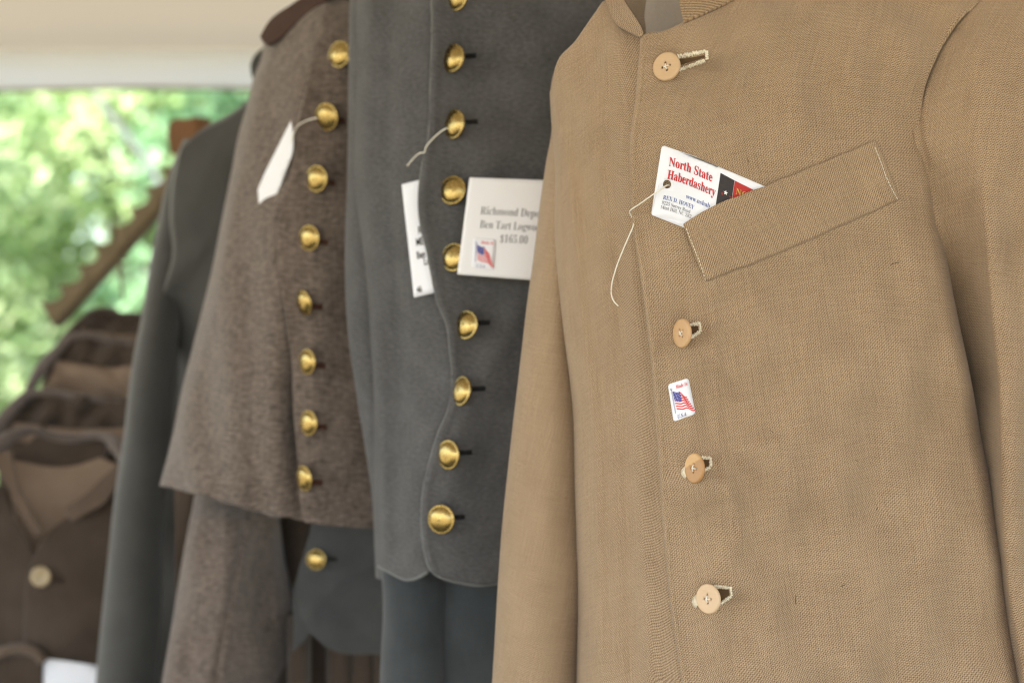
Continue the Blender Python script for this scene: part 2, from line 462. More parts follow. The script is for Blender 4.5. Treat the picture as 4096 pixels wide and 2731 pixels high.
tent = thing('tent_canopy', 'cream canvas tent canopy with a pale hanging edge above the coats', 'canopy')
xs = np.linspace(-4.6, 5.4, 110)
prof = [(3.68, 2.058), (3.3, 2.135), (2.8, 2.25), (2.0, 2.45), (1.2, 2.58), (.55, 2.60), (0.0, 2.58), (-.8, 2.50), (-1.6, 2.38), (-2.3, 2.24)]  # unseen front stretch lengthened to cut daylight on the coats
pc = curve(prof, 60)
X, K = np.meshgrid(xs, np.arange(60))
Yc = pc[K, 0]; Zc = pc[K, 1] + .018*sn(X, Yc, 3, 1.3) * np.clip((K-1)/6, 0, 1) + .012*X*0
tilt = -.0125 * 0
new_obj('roof', grid_mesh('roof', np.stack([X, Yc, Zc + .006*X], -1)), M_CANVAS, tent)
K2 = np.linspace(0, 1, 10)
X2, T2 = np.meshgrid(xs, K2)
vz = 2.064 + .006*X2 - .086*T2
vy = 3.627 + .010*np.sin(X2*9)*T2 + .006*np.sin(X2*23+1)*T2
solid(new_obj('valance', grid_mesh('valance', np.stack([X2, vy, vz], -1)), M_VALANCE, tent), .002)
tube('hem', np.stack([xs, 3.627 + .010*np.sin(xs*9), 2.064 + .006*xs - .088], -1), .004, M_TANLINE, tent, m=200)
rehome(tent)

# ------------------------------------------------------------------ trees behind
def tree(x, y, h, rad, seed, mat, label, nleaf=9000, size=.05):
    rg = np.random.RandomState(seed)
    root = thing('broadleaf_tree', label, 'tree', 'trees behind the tent')
    pieces = []
    tp = [(x, y, 0), (x+.05, y, h*.25), (x-.04, y+.05, h*.55), (x+.02, y, h*.85)]
    pieces.append(tube(None, np.array(tp), [.09, .07, .05, .02], None, n=8))
    cl = []
    for k in range(34):
        a = rg.uniform(0, 6.28); zz = h*(.08 + .92*rg.rand()); r = rad*math.sqrt(rg.rand())*(1-.35*abs(zz/h-.45))
        c = np.array([x + r*math.cos(a), y + r*math.sin(a), zz]); cl.append((c, rg.uniform(.3, .62)))
        if k % 3 == 0:
            pieces.append(tube(None, np.array([(x, y, max(.15, zz-.7)), (x+(c[0]-x)*.5, y+(c[1]-y)*.5, zz-.25), tuple(c)]), [.03, .018, .006], None, n=6))
    joined('trunk', pieces, M_BARK, root)
    w = np.array([q[1]**3 for q in cl]); w /= w.sum()
    pick = rg.choice(len(cl), nleaf, p=w)
    d = rg.normal(size=(nleaf, 3)); d /= np.linalg.norm(d, axis=1)[:, None]
    rr = np.array([cl[i][1] for i in pick])[:, None]*rg.uniform(.35, 1, (nleaf, 1))**.5
    c = np.array([cl[i][0] for i in pick]) + d*rr*np.array([1, 1, .85])
    c[:, 2] = np.maximum(c[:, 2], .05)
    nn = rg.normal(size=(nleaf, 3)) + 1.3*np.array(sd); nn /= np.linalg.norm(nn, axis=1)[:, None]
    t1 = np.cross(nn, rg.normal(size=(nleaf, 3))); t1 /= np.linalg.norm(t1, axis=1)[:, None]; t2 = np.cross(nn, t1)
    s = size*rg.uniform(.6, 1.5, (nleaf, 1))
    q = np.stack([c - t1*s, c + t2*s*.5 + nn*s*.12, c + t1*s, c - t2*s*.5 + nn*s*.12], 1).reshape(-1, 3)
    me = mesh_from('crown', q, np.arange(4*nleaf).reshape(-1, 4), None, False)
    at = me.attributes.new('tone', 'FLOAT', 'POINT'); at.data.foreach_set('value', np.repeat(rg.rand(nleaf), 4).astype(np.float32))
    new_obj('crown', me, mat, root, kind='stuff')
    rehome(root)
tree(-3.55, 8.3, 3.6, 1.05, 1, M_LEAF1, 'sunlit yellow-green tree at the open side of the tent, far from the grey coat')
tree(-2.35, 9.6, 4.2, 1.2, 2, M_LEAF1, 'pale green tree standing behind the notched wooden board')
tree(-1.35, 9.2, 4.0, 1.1, 3, M_LEAF2, 'cool green tree just behind the dark grey coat shoulder')
tree(-4.4, 11.5, 4.6, 1.5, 4, M_LEAF2, 'darker tree in the second row past the yellow-green one', 8000, .06)
tree(-2.3, 12.0, 5.0, 1.6, 5, M_LEAF2, 'deep green tree showing through gaps behind the pale green tree', 8000, .06)
tree(-3.2, 14.5, 6.0, 2.2, 8, M_LEAF1, 'tall pale tree closing the view behind the others', 8000, .08)
tree(-5.6, 14.0, 6.0, 2.2, 9, M_LEAF2, 'tall deep green tree at the outer end of the back row', 8000, .08)
tree(-.2, 11.6, 4.8, 1.5, 6, M_LEAF2, 'shaded green tree mostly hidden by the hanging coats', 7000, .06)
tube('guy_rope', P([380, 450, 560, 640, 690], [380, 470, 610, 745, 900], [5.6, 5.4, 5.2, 5.0, 4.8]), .011, M_ROPE, None,
     label='pale slack tent rope hanging in front of the trees', cat='rope')

# ------------------------------------------------------------------ buttons
def frame_at(u, v, Y, yaw, pitch=0, roll=0):
    o = Vector(P(u, v, Y))
    n = Vector((-math.sin(yaw)*math.cos(pitch), -math.cos(yaw)*math.cos(pitch), math.sin(pitch)))
    # the eye does not look straight at a thing off the middle: turn by the ray's own angle
    n = Matrix.Rotation(-math.atan2((u-CX)/F, 1), 3, 'Z') @ n
    z = n.normalized(); x = Vector((0, 0, 1)).cross(z).normalized(); y = z.cross(x)
    m = Matrix((x, y, z)).transposed() @ Matrix.Rotation(roll, 3, 'Z')
    return o, m

def lathe(prof, n=40):
    p = np.array(prof, float); th = np.linspace(0, 2*np.pi, n, endpoint=False)
    vs = np.stack([p[:, 0][:, None]*np.cos(th), p[:, 0][:, None]*np.sin(th), p[:, 1][:, None] + 0*th], -1)
    k = len(p); fs = []
    for i in range(k-1):
        for j in range(n): fs.append((i*n+j, (i+1)*n+j, (i+1)*n+(j+1) % n, i*n+(j+1) % n))
    fs.append(tuple(range((k-1)*n, k*n)))
    return vs.reshape(-1, 3), fs

def gilt_button(u, v, w, h, Y, parent, pitch=0.0, flip=1):
    """domed two-piece gilt button with a rolled rim; Y = cloth depth"""
    r = h/2/F*Y
    yaw = math.acos(min(1, w/h)) * flip; pitch += random.uniform(-.12, .12)
    pr = [(.0, -.25), (.35, -.24), (.80, -.20), (.97, -.12), (1.0, -.06), (.995, -.01), (.965, .035), (.925, .045), (.89, .03), (.86, .055), (.79, .12), (.66, .21), (.5, .255), (.34, .285), (.17, .302), (.02, .306)]
    vs, fs = lathe([(max(a, .001)*r, b*r) for a, b in pr])
    o, m = frame_at(u, v, Y - r*.38 - .5*r*math.sin(abs(yaw)), yaw, pitch)
    vs = (np.array(m) @ vs.T).T + np.array(o)
    return new_obj('button', mesh_from('button', vs, fs, vs[:, [0, 2]]), M_BRASS, parent)

def slit(u, v, L, ang, wd, Yf, mat, parent, n=13, half=.0013):
    """worked buttonhole: close thread stitches on both lips"""
    ps = []
    for i in range(n):
        f = i/(n-1); x = u + L*f*math.cos(ang); y = v + L*f*math.sin(ang)
        nx, ny = -math.sin(ang), math.cos(ang)
        q = [(x - nx*wd/2, y - ny*wd/2), (x, y), (x + nx*wd/2, y + ny*wd/2)]
        p = P([a[0] for a in q], [a[1] for a in q], 0) * 0
        uu = np.array([a[0] for a in q]); vv = np.array([a[1] for a in q])
        p = P(uu, vv, Yf(uu, vv) - half - np.array([.0003, .0013, .0003]))
        ps.append(tube(None, p, L/n/F*1.3*.55, None, n=5, m=4))
    return joined('buttonhole', ps, mat, parent, kind='stuff')

# ================================================================== tan coat
UF = [(2566, 150), (2563, 196), (2558, 250), (2550, 357), (2523, 580), (2522, 670), (2527, 832), (2534, 923), (2552, 1020), (2578, 1190), (2594, 1322), (2611, 1475), (2627, 1686), (2641, 1860), (2652, 2050), (2666, 2230), (2680, 2365), (2694, 2490), (2715, 2620), (2738, 2760), (2760, 2950)]
UA = [(3935, -40), (3923, 0), (3851, 63), (3794, 138), (3736, 241), (3696, 344), (3680, 448), (3683, 528), (3708, 631), (3725, 706), (3739, 804), (3751, 900), (3767, 958), (3813, 1203), (3872, 1483), (3930, 1798), (3977, 2020), (4006, 2184), (4047, 2464), (4084, 2720), (4115, 2950)]
uF, uA = lut(UF), lut(UA)
WB = [(2666, 267), (2728, 1333), (2778, 1872), (2833, 2394)]
def Yt0(u, v):
    s = (u - uF(v)) / (uA(v) - uF(v)); c = np.clip(s, 0, 1)
    y = 1.203 - .016*np.sin(np.pi*c**.8) + .020*c + .003*np.exp(-np.clip(s, -1, 2)/.02)*0
    y = y + .075*np.clip((330 - v)/520, 0, 1.6)**2 - .012*np.clip(v-1200, -400, 1700)/1700
    return y
def Yt(u, v):
    y = Yt0(u, v)
    calm = 1 - .85*gauss(u, v, (3050, 850), 420)
    y = y + calm*(.0040*sn(u, v, 5, 600) + .0030*sn(u, v*.8, 8, 250))
    y = y + ridge(u, v, [(2850, 1120), (2856, 1400), (2880, 1760), (2960, 2150)], .0028, 26)
    y = y + ridge(u, v, [(2760, 1120), (2790, 1500), (2800, 1700)], -.0016, 45)
    y = y + ridge(u, v, [(2830, 2300), (3050, 2080), (3500, 1830)], .0075, 120)
    y = y + ridge(u, v, [(2800, 1950), (3100, 1760), (3550, 1450)], .0050, 130)
    y = y + ridge(u, v, [(2900, 2480), (3300, 2330), (3900, 2200)], .0050, 140)
    y = y + ridge(u, v, [(3640, 620), (3620, 900), (3700, 1300)], .0035, 60)
    y = y + ridge(u, v, [(2640, 330), (2900, 180), (3300, 60)], .0030, 90)
    y = y + ridge(u, v, [(p[0]+8, p[1]+42) for p in ((2832, 1132), (3000, 1066), (3200, 983), (3395, 895), (3560, 822))], .0008, 26)
    for i, b in enumerate(WB):
        y = y + ridge(u, v, [(b[0]+70, b[1]-15), (b[0]+190, b[1]-50-14*i), (b[0]+330, b[1]-60-20*i)], .0020, 24)
        y = y + ridge(u, v, [(b[0]+50, b[1]+45), (b[0]+150, b[1]+120), (b[0]+230, b[1]+230)], .0022, 30)
        y = y + ridge(u, v, [(b[0]+75, b[1]+12), (b[0]+210, b[1]+20)], -.0016, 20)
        y = y + .0030*gauss(u, v, (b[0]+20, b[1]-55), 42) - .0012*gauss(u, v, (b[0]+30, b[1]+80), 60)
    # the faced front edge is turned under
    e = (u - uF(v)); y = y + .0007*np.sin(v/23 + 1.5*np.sin(v/170))*np.exp(-(e/45)**2); y = y - .0014*np.exp(-((e-14)/22)**2) + .0016*np.exp(-(e/7)**2)
    return y

tan = thing('sack_coat', 'tan jean cloth coat with wooden buttons and a slanted breast pocket', 'coat')
sheet('front_panel', UF, UA, [UF[0], (2590, 135), (2640, 132), (2735, 92), (2900, 20), (3100, -80), (3500, -140), UA[0]],
      [UF[-1], (3300, 2990), UA[-1]], Yt, M_TAN, tan, nu=190, nv=230, wr=(.05, .030), th=.0022, roll=lambda v: .03 + .97*np.clip((v-480)/350, 0, 1))
# right-hand front, turned away from the eye
LB = [(2204, 372), (2210, 480), (2224, 690), (2219, 900), (2224, 1050), (2238, 1200), (2257, 1353), (2276, 1506), (2290, 1659), (2299, 1910), (2308, 2164), (2312, 2504), (2310, 2731), (2308, 2950)]
uLB = lut(LB)
def Yr(u, v):
    f = (uF(v) + 10 - u) / (uF(v) + 10 - uLB(v)); f = np.clip(f, -.6, 1.2)
    y = 1.2170 + .082*np.clip(f, 0, 2)**1.25 + .004*f*(f < 0) + .05*np.clip((330-v)/420, 0, 1.5)**2
    y = y + np.clip(f, 0, 1)*(.0025*sn(u*1.6, v*.6, 15, 330))
    y = y + ridge(u, v, [(2260, 560), (2290, 800), (2320, 1200), (2380, 1700), (2400, 2600)], .006, 30)
    y = y + ridge(u, v, [(2440, 560), (2470, 900), (2500, 1400), (2520, 2000), (2540, 2700)], -.007, 45)
    y = y + ridge(u, v, [(2560, 900), (2600, 1400), (2620, 2000), (2650, 2600), (2680, 3000)], -.0045, 48)
    y = y + ridge(u, v, [(2480, 170), (2400, 330), (2330, 600)], .004, 50)
    return y - .012*np.clip(v-1200, -400, 1700)/1700
sheet('front_panel', LB, [(2640, 175), (2640, 357), (2625, 670), (2650, 1020), (2700, 1475), (2750, 2050), (2850, 2950)],
      [LB[0], (2246, 226), (2300, 172), (2340, 116), (2382, 56), (2424, 6), (2452, 60), (2490, 118), (2555, 140), (2640, 175)],
      [LB[-1], (2600, 2960), (2850, 2950)], Yr, M_TAN, tan, nu=110, nv=200, wl=(.16, .045), th=.0022)
# sleeve on the far side
def s1(v, l, r, y, d): return (v, l, r, y, d)
tube_sleeve('sleeve', [(300, 2214, 2330, 1.385, .030), (340, 2206, 2350, 1.385, .040), (420, 2204, 2360, 1.385, .050), (497, 2208, 2360, 1.382, .055), (666, 2180, 2350, 1.38, .056), (826, 2157, 2345, 1.378, .056), (1048, 2130, 2340, 1.375, .056),
    (1200, 2107, 2340, 1.372, .056), (1353, 2088, 2340, 1.37, .056), (1567, 2065, 2345, 1.367, .056), (1812, 2042, 2350, 1.365, .056), (2026, 2022, 2350, 1.363, .056), (2271, 2002, 2350, 1.36, .056), (2480, 1985, 2345, 1.36, .056), (2731, 1968, 2340, 1.36, .056), (2950, 1955, 2330, 1.36, .056)], M_TAN, tan, .008, 21, nv=160)
# sleeve on the near side
RID = lut([(3960, -100), (3950, 300), (3930, 620), (3945, 900), (3972, 1250), (4000, 1553), (4008, 1800), (4014, 2067), (4047, 2417), (4084, 2627), (4110, 2950)])
def Ysl(u, v):
    w = u - RID(v)
    k = np.clip((v - 640)/900, 0, 1)
    y = 1.222 - .016*np.clip((v-100)/500, 0, 1)
    deep = np.where(w < 0, np.minimum(1, (-w/170))**.75, 0)
    y = y + k*.085*deep + (1-k)*.020*np.clip((-w-20)/230, 0, 1)**1.5
    y = y - .010*k*np.exp(-((w-40)/60)**2)
    y = y + .075*np.clip((330 - v)/520, 0, 1.6)**2
    y = y + np.clip((v-100)/400, 0, 1)*(.0028*sn(u*1.3, v*.7, 31, 400) + .0012*sn(u, v, 33, 170))
    y = y + ridge(u, v, [(3830, 380), (3850, 620), (3870, 850)], -.0028, 45)
    y = y + ridge(u, v, [(3800, 133), (3840, 120), (3890, 124)], -.0022, 9)
    return y + .0034*np.clip((uA(v) + 16 - u)/15, 0, 1)*np.clip((700-v)/60, 0, 1)
sheet('sleeve', [(3900, -60), (3890, -20), (3820, 48), (3762, 122), (3704, 228), (3664, 338), (3648, 448), (3652, 532), (3672, 640), (3690, 800), (3712, 1000), (3760, 1400), (3800, 1900), (3850, 2400), (3880, 2950)],
      [(4480, -40), (4560, 500), (4600, 1500), (4620, 2950)], [(3900, -60), (4100, -160), (4300, -150), (4480, -40)], [(3880, 2950), (4620, 2950)],
      Ysl, M_TAN, tan, nu=120, nv=200, wr=(.2, .07), th=.0022)
# back of the coat
sheet('back_panel', [(2330, 330), (2330, 2950)], [(4330, -60), (4250, 2950)], [(2330, 330), (2440, 0), (2600, -120), (3000, -240), (3700, -190), (4330, -60)], [(2330, 2950), (4250, 2950)],
      lambda u, v: 1.395 - .045*(u-2330)/2000 + .003*sn(u, v, 40, 400), M_TAN, tan, nu=40, nv=50)
# stand collar: near end, far end, inside
sheet('collar', [(2694, -90), (2712, -10), (2735, 92)], [(3020, -300), (3060, -200), (3110, -90)], [(2694, -90), (2800, -170), (3020, -300)], [(2735, 92), (2900, 20), (3110, -90)],
      lambda u, v: Yt(np.maximum(u, 2600), v*0+92) - .0035 + .055*np.clip((92-v)/300, 0, 1.3), M_TANRIB, tan, nu=40, nv=30, th=.003)
sheet('collar', [(2385, -110), (2420, 0), (2474, 103), (2520, 128), (2556, 146)], [(2470, -110), (2496, 0), (2545, 78), (2566, 112), (2574, 138)], [(2385, -110), (2470, -110)], [(2556, 146), (2574, 138)],
      lambda u, v: 1.207 + .00026*(146-v) + .00012*(2560-u), M_TAN, tan, nu=16, nv=40, th=.0025)
sheet('collar_facing', [(2470, -110), (2496, 0), (2545, 78), (2566, 112), (2574, 138)], [(2590, -110), (2582, 0), (2575, 70), (2580, 110), (2582, 140)], [(2470, -110), (2590, -110)], [(2574, 138), (2582, 140)],
      lambda u, v: 1.2095 + .00026*(146-v) + .0011*np.clip(u-2490, 0, 120), M_TANRIB, tan, nu=16, nv=40, th=.001)
sheet('lining', [(2480, -160), (2500, 60), (2540, 260)], [(2900, -200), (2900, 60), (2880, 260)], [(2480, -160), (2900, -200)], [(2540, 260), (2880, 260)],
      lambda u, v: 1.36 - .0002*(v), M_LINING, tan, nu=30, nv=30)
stitches('topstitching', [(uF(v)+16, v) for v in (215, 357, 580, 670, 832, 923, 1020, 1190, 1322, 1475, 1686, 1860, 2050, 2230, 2365, 2490, 2620, 2760)], Yt, M_TOPST, tan)

# breast pocket welt
WT = [(2733, 897), (2790, 859), (2853, 825), (2910, 799), (2960, 783), (3010, 761), (3063, 745), (3120, 719), (3180, 698), (3245, 668), (3306, 646), (3360, 620), (3410, 603), (3460, 579), (3503, 561)]
WBm = [(2832, 1132), (2870, 1112), (2900, 1102), (2950, 1082), (3000, 1067), (3070, 1036), (3130, 1013), (3200, 981), (3265, 955), (3330, 923), (3395, 897), (3450, 869), (3500, 851), (3550, 825), (3602, 803)]
def Yw(u, v):
    t = np.interp(u, [p[0] for p in WT], [p[1] for p in WT]); b = np.interp(u, [p[0] for p in WBm], [p[1] for p in WBm])
    g = np.clip((b - v)/(b - t + 1e-6), 0, 1)
    e = np.clip((u - 2715)/45, 0, 1)*np.clip((3600-u)/60, 0, 1)
    tuck = np.clip((b-v)/13, 0, 1)
    return Yt(u, v) - .0029*tuck + .0010*(1-tuck) + .0002*sn(u, v, 77, 160) - .0006*e*tuck - .0026*g**1.5*e*np.exp(-((u-2950)/240)**2)
sheet('pocket_welt', [WT[0], (2765, 985), (2800, 1075), WBm[0]], [WT[-1], (3535, 640), (3565, 710), WBm[-1]], WT, WBm, Yw, M_TAN, tan, nu=110, nv=60, th=.0012)
stitches('pocket_stitching', [(2745, 915), (2775, 990), (2808, 1075), (2824, 1140), (2822, 1185)], Yw, M_THREAD, tan, 14, 8)
stitches('pocket_stitching', [(3500, 590), (3520, 640), (3548, 715), (3575, 770), (3594, 803)], Yw, M_THREADW, tan, 14, 10, .0003)

# wooden buttons and worked buttonholes
WMATS = [wood_button_mat('maple_button', (.54, .37, .22), (.45, .29, .16), 0), wood_button_mat('honey_button', (.54, .34, .18), (.46, .28, .14), .5),
         wood_button_mat('two_tone_button', (.58, .36, .17), (.50, .30, .13), 1.0, .42), wood_button_mat('pale_button', (.60, .44, .29), (.52, .36, .23), 1.3)]
def wood_button(i, u, v, w, h, roll, pitch, tilt, label=None):
    Y = float(Yt(np.array(u), np.array(v))); r = h/2/F*Y; yaw = math.acos(w/h)
    o, m = frame_at(u, v, Y - .0058 - .55*r*math.sin(yaw), yaw, pitch, tilt)
    c = lambda x, y, q, n: [(x+q*math.cos(a), y+q*math.sin(a)) for a in np.linspace(0, 2*math.pi, n, endpoint=False)]
    hr = .092*r; hd = .265*r
    hs = [c(hd*math.cos(a+roll), hd*math.sin(a+roll), hr, 10) for a in (0, math.pi/2, math.pi, 1.5*math.pi)]
    V, Fc = cdt(c(0, 0, .90*r, 48), hs, r*.11)
    rad = np.hypot(V[:, 0], V[:, 1])/r
    zf = .0013 - .0004*np.exp(-(rad/.55)**4)
    nV = len(V); th = .0016
    vs = np.concatenate([np.c_[V, zf], np.c_[V, 0*zf - th]])
    area = lambda f: (V[f[1], 0]-V[f[0], 0])*(V[f[2], 1]-V[f[0], 1]) - (V[f[2], 0]-V[f[0], 0])*(V[f[1], 1]-V[f[0], 1])
    Fc = [f if area(f) > 0 else f[::-1] for f in Fc]
    fs = [tuple(f) for f in Fc] + [tuple(nV + k for k in f[::-1]) for f in Fc]
    # walls of the holes
    for k in range(4):
        b = 48 + 10*k
        fs += [(b+j, b+(j+1) % 10, nV+b+(j+1) % 10, nV+b+j) for j in range(10)]
    # rounded rim
    base = len(vs); rings = [(.945, .0010), (.985, .0004), (1.0, -.0002), (.985, -.0009), (.94, -.0015)]
    for q, z in rings: vs = np.concatenate([vs, np.c_[np.array(c(0, 0, q*r, 48)), np.full(48, z)]])
    idx = [list(range(48))] + [list(range(base+48*k, base+48*k+48)) for k in range(5)] + [list(range(nV, nV+48))]
    for A, B in zip(idx[:-1], idx[1:]): fs += [(A[j], B[j], B[(j+1) % 48], A[(j+1) % 48]) for j in range(48)]
    pt = vs.copy()
    vs = (np.array(m) @ vs.T).T + np.array(o)
    me = mesh_from('button', pt, fs, pt[:, :2]); ob = new_obj('button', me, WMATS[i], tan, label=label)
    ob.matrix_world = Matrix.Translation(o) @ m.to_4x4()
    # sewing thread across the holes
    pcs = []
    H = [(hd*math.cos(a+roll), hd*math.sin(a+roll)) for a in (0, math.pi/2, math.pi, 1.5*math.pi)]
    for A, B, z in ((H[0], H[2], .0013), (H[1], H[3], .0017)):
        for off in (-.0002, .0002):
            dx, dy = B[0]-A[0], B[1]-A[1]; L = math.hypot(dx, dy); ox, oy = -dy/L*off, dx/L*off
            p = np.array([(A[0]*.82+ox, A[1]*.82+oy, -.001), (A[0]*.62+ox, A[1]*.62+oy, z), (ox, oy, z+.0003), (B[0]*.62+ox, B[1]*.62+oy, z), (B[0]*.82+ox, B[1]*.82+oy, -.001)])
            pcs.append(tube(None, p, .00026, None, n=5, m=14))
    t = joined('thread', pcs, M_THREADW, ob, kind='stuff')
    return ob
wood_button(0, 2666, 267, 109, 117, .25, .10, .0)
wood_button(1, 2728, 1333, 68, 117, R(45), .02, -.06)
wood_button(2, 2778, 1872, 74, 120, R(0), .02, -.06, 'wooden button with a darker wedge of grain')
wood_button(3, 2833, 2394, 94, 120, .12, .02, -.04)

def worked_hole(segs, dark, fans=()):
    """thread stitches across each side of an opened buttonhole"""
    pcs = []
    for (a, b, wdt, n) in segs:
        a, b = np.array(a, float), np.array(b, float); t = (b-a)/np.linalg.norm(b-a); nn = np.array([-t[1], t[0]])
        for k in range(n):
            c = a + (b-a)*(k+.5)/n; j = random.uniform(-.35, .35); wd = wdt*random.uniform(.55, 1.1)
            q = np.array([c - (nn + j*t)*wd/2, c, c + (nn + j*t)*wd/2])
            p = P(q[:, 0], q[:, 1], Yt(q[:, 0], q[:, 1]) - np.array([.0012, .0026, .0012]))
            pcs.append(tube(None, p, np.linalg.norm(b-a)/n/F*1.2*.50, None, n=6, m=6))
    for (c, r0, r1, a0, a1, n) in fans:
        for k in range(n):
            a = a0 + (a1-a0)*k/(n-1)
            q = np.array([(c[0]+r0*math.cos(a), c[1]+r0*math.sin(a)), (c[0]+r1*math.cos(a), c[1]+r1*math.sin(a))])
            p = P(q[:, 0], q[:, 1], Yt(q[:, 0], q[:, 1]) - .0018)
            pcs.append(tube(None, p, .00034, None, n=5, m=3))
    ob = joined('buttonhole', pcs, M_THREAD, tan, kind='stuff')
    patch('opening_shade', dark, lambda u, v: Yt(u, v) - .0016, M_SLIT, ob, step=10)  # patch laid on the cloth, its brown painting the shaded underlayer
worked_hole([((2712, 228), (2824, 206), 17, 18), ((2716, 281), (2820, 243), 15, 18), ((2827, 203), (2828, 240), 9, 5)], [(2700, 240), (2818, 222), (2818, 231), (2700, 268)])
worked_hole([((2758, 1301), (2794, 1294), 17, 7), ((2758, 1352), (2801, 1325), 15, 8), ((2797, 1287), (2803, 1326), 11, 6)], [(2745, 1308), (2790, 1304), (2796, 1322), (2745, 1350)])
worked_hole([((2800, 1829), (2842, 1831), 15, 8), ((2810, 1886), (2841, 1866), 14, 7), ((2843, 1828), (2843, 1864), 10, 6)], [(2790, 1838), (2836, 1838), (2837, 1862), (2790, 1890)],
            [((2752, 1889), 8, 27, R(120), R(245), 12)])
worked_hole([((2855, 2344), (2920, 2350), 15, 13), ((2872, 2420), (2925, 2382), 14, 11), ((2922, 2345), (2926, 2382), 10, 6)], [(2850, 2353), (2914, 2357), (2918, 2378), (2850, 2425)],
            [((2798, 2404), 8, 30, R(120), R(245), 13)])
fib = []
for a, b in (((3562, 1060), (3597, 1049)), ((3366, 2345), (3382, 2336)), ((3184, 2380), (3181, 2415)), ((3421, 1840), (3432, 1846)), ((2990, 640), (2996, 652)), ((3505, 2040), (3512, 2028)), ((3720, 1590), (3733, 1588)), ((3080, 1720), (3092, 1730))):
    q = np.array([a, ((a[0]+b[0])/2, (a[1]+b[1])/2 - 2), b], float)
    fib.append(tube(None, P(q[:, 0], q[:, 1], Yt(q[:, 0], q[:, 1]) - .0012), .00022, None, n=5, m=5))
joined('stray_fibre', fib, M_SLITG, tan, kind='stuff')
for o_ in [o for o in bpy.data.objects if o.parent == tan and o.name.split('.')[0] in ('sleeve', 'pocket_welt')]:
    turn_weave(o_, 12 if o_.name.startswith('sleeve') else -5)
rehome(tan)

# ------------------------------------------------------------------ swing tag in the pocket
CT = [(2646, 582), (2690, 589), (2740, 604), (2842, 646), (2950, 693), (3057, 743), (3092, 760)]
CB = [(2603, 862), (2660, 872), (2734, 897), (2850, 945), (3046, 1032)]
CL = [(2646, 582), (2641, 640), (2625, 745), (2603, 862)]
CR = [(3092, 760), (3078, 850), (3046, 1032)]
_n = 200
def card_map(a):
    s, t = np.clip(a[:, 0]/89, 0, 1), np.clip(a[:, 1]/51, 0, 1)
    L, Rr, T, B = [curve(c, _n) for c in (CL, CR, CT, CB)]; k = np.linspace(0, 1, _n)
    ev = lambda c, x: np.stack([np.interp(x, k, c[:, 0]), np.interp(x, k, c[:, 1])], -1)
    S, Q = s[:, None], t[:, None]
    return ((1-S)*ev(L, t) + S*ev(Rr, t) + (1-Q)*ev(T, s) + Q*ev(B, s) - (1-S)*(1-Q)*L[0] - S*(1-Q)*Rr[0] - (1-S)*Q*L[-1] - S*Q*Rr[-1])
def Ycard(u, v):
    return Yt(u, v) - .0019 - .0040*np.exp(-((u-2630)/70)**2)
def rrect(w, h, r, n=6):
    out = []
    for cx, cy, a0 in ((w-r, h-r, 0), (r, h-r, 90), (r, r, 180), (w-r, r, 270)):
        out += [(cx+r*math.cos(R(a0+90*k/n)), cy+r*math.sin(R(a0+90*k/n))) for k in range(n+1)]
    return out
def circ(x, y, r, n=20): return [(x+r*math.cos(a), y+r*math.sin(a)) for a in np.linspace(0, 2*math.pi, n, endpoint=False)]
# where the punched hole sits, found on the card itself
ga = np.stack(np.meshgrid(np.linspace(0, 20, 81), np.linspace(15, 45, 121)), -1).reshape(-1, 2)
def on_card(u, v, g=ga): q = card_map(g); return g[np.argmin(np.hypot(q[:, 0]-u, q[:, 1]-v))]
hole = on_card(2668, 738)
tag = thing('swing_tag', 'white shop card with red lettering tucked in the tan coat breast pocket', 'tag')
patch('card', rrect(89, 51, 2.4), Ycard, M_PAPER, tag, holes=[circ(hole[0], hole[1], 3.1)], step=3.0, th=.0004, warp=card_map)
g2 = np.stack(np.meshgrid(np.linspace(0, 89, 357), np.linspace(0, 51, 205)), -1).reshape(-1, 2)
def line(s, u0, v0, u1, v1, size, mats, thin=0.0, skew=0):
    a, b = on_card(u0, v0, g2), on_card(u1, v1, g2)
    L = b[0]-a[0]
    for m, off, lf in mats:
        lettering(s, card_map, Ycard, m, tag, (a[0]+off, (a[1]+b[1])/2+off), size, thin, lf, length=L, skew=skew)
line(serif('North State'), 2674, 661, 2846, 728, 9.2, [(M_DRED, .28, .0002), (M_RED, 0, .0004)], -.005)
line(serif('Haberdashery'), 2667, 714, 2858, 784, 9.2, [(M_DRED, .28, .0002), (M_RED, 0, .0004)], -.005)
line(serif('www.nshab'), 2743, 793, 2838, 833, 5.0, [(M_BLUEINK, 0, .0003)], -.004)
line(serif('REX D. HOVEY'), 2651, 793, 2774, 842, 4.4, [(M_BLUEINK, 0, .0003)], -.004)
line(serif('9225 Surrey Road'), 2646, 812, 2759, 858, 3.7, [(M_GREYINK, 0, .0003)], -.006)
line(serif('Mint Hill, NC 282'), 2641, 831, 2763, 878, 3.7, [(M_GREYINK, 0, .0003)], -.006)
def card_quad(name, pts, mat, lf, step=3):
    q = np.array([on_card(u, v, g2) for u, v in pts])
    return patch(name, q, lambda u, v: Ycard(u, v) - lf, mat, tag, step=step, warp=card_map)
fl = np.array([-34, 228.])
card_quad('flag_field', [(2882, 692), (2938, 722), tuple(np.array((2938, 722))+fl*.72), tuple(np.array((2882, 692))+fl*.72)], M_BLACKINK, .0003)
card_quad('flag_fly', [(2940, 723), (3040, 772), tuple(np.array((3040, 772))+fl*.3), tuple(np.array((2940, 723))+fl*.3)], M_FLAGRED, .0003)
sc0 = on_card(2903, 772, g2)
star = [(sc0[0] + (1.9 if k % 2 == 0 else .75)*math.sin(k*math.pi/5), sc0[1] - (1.9 if k % 2 == 0 else .75)*math.cos(k*math.pi/5)) for k in range(10)]
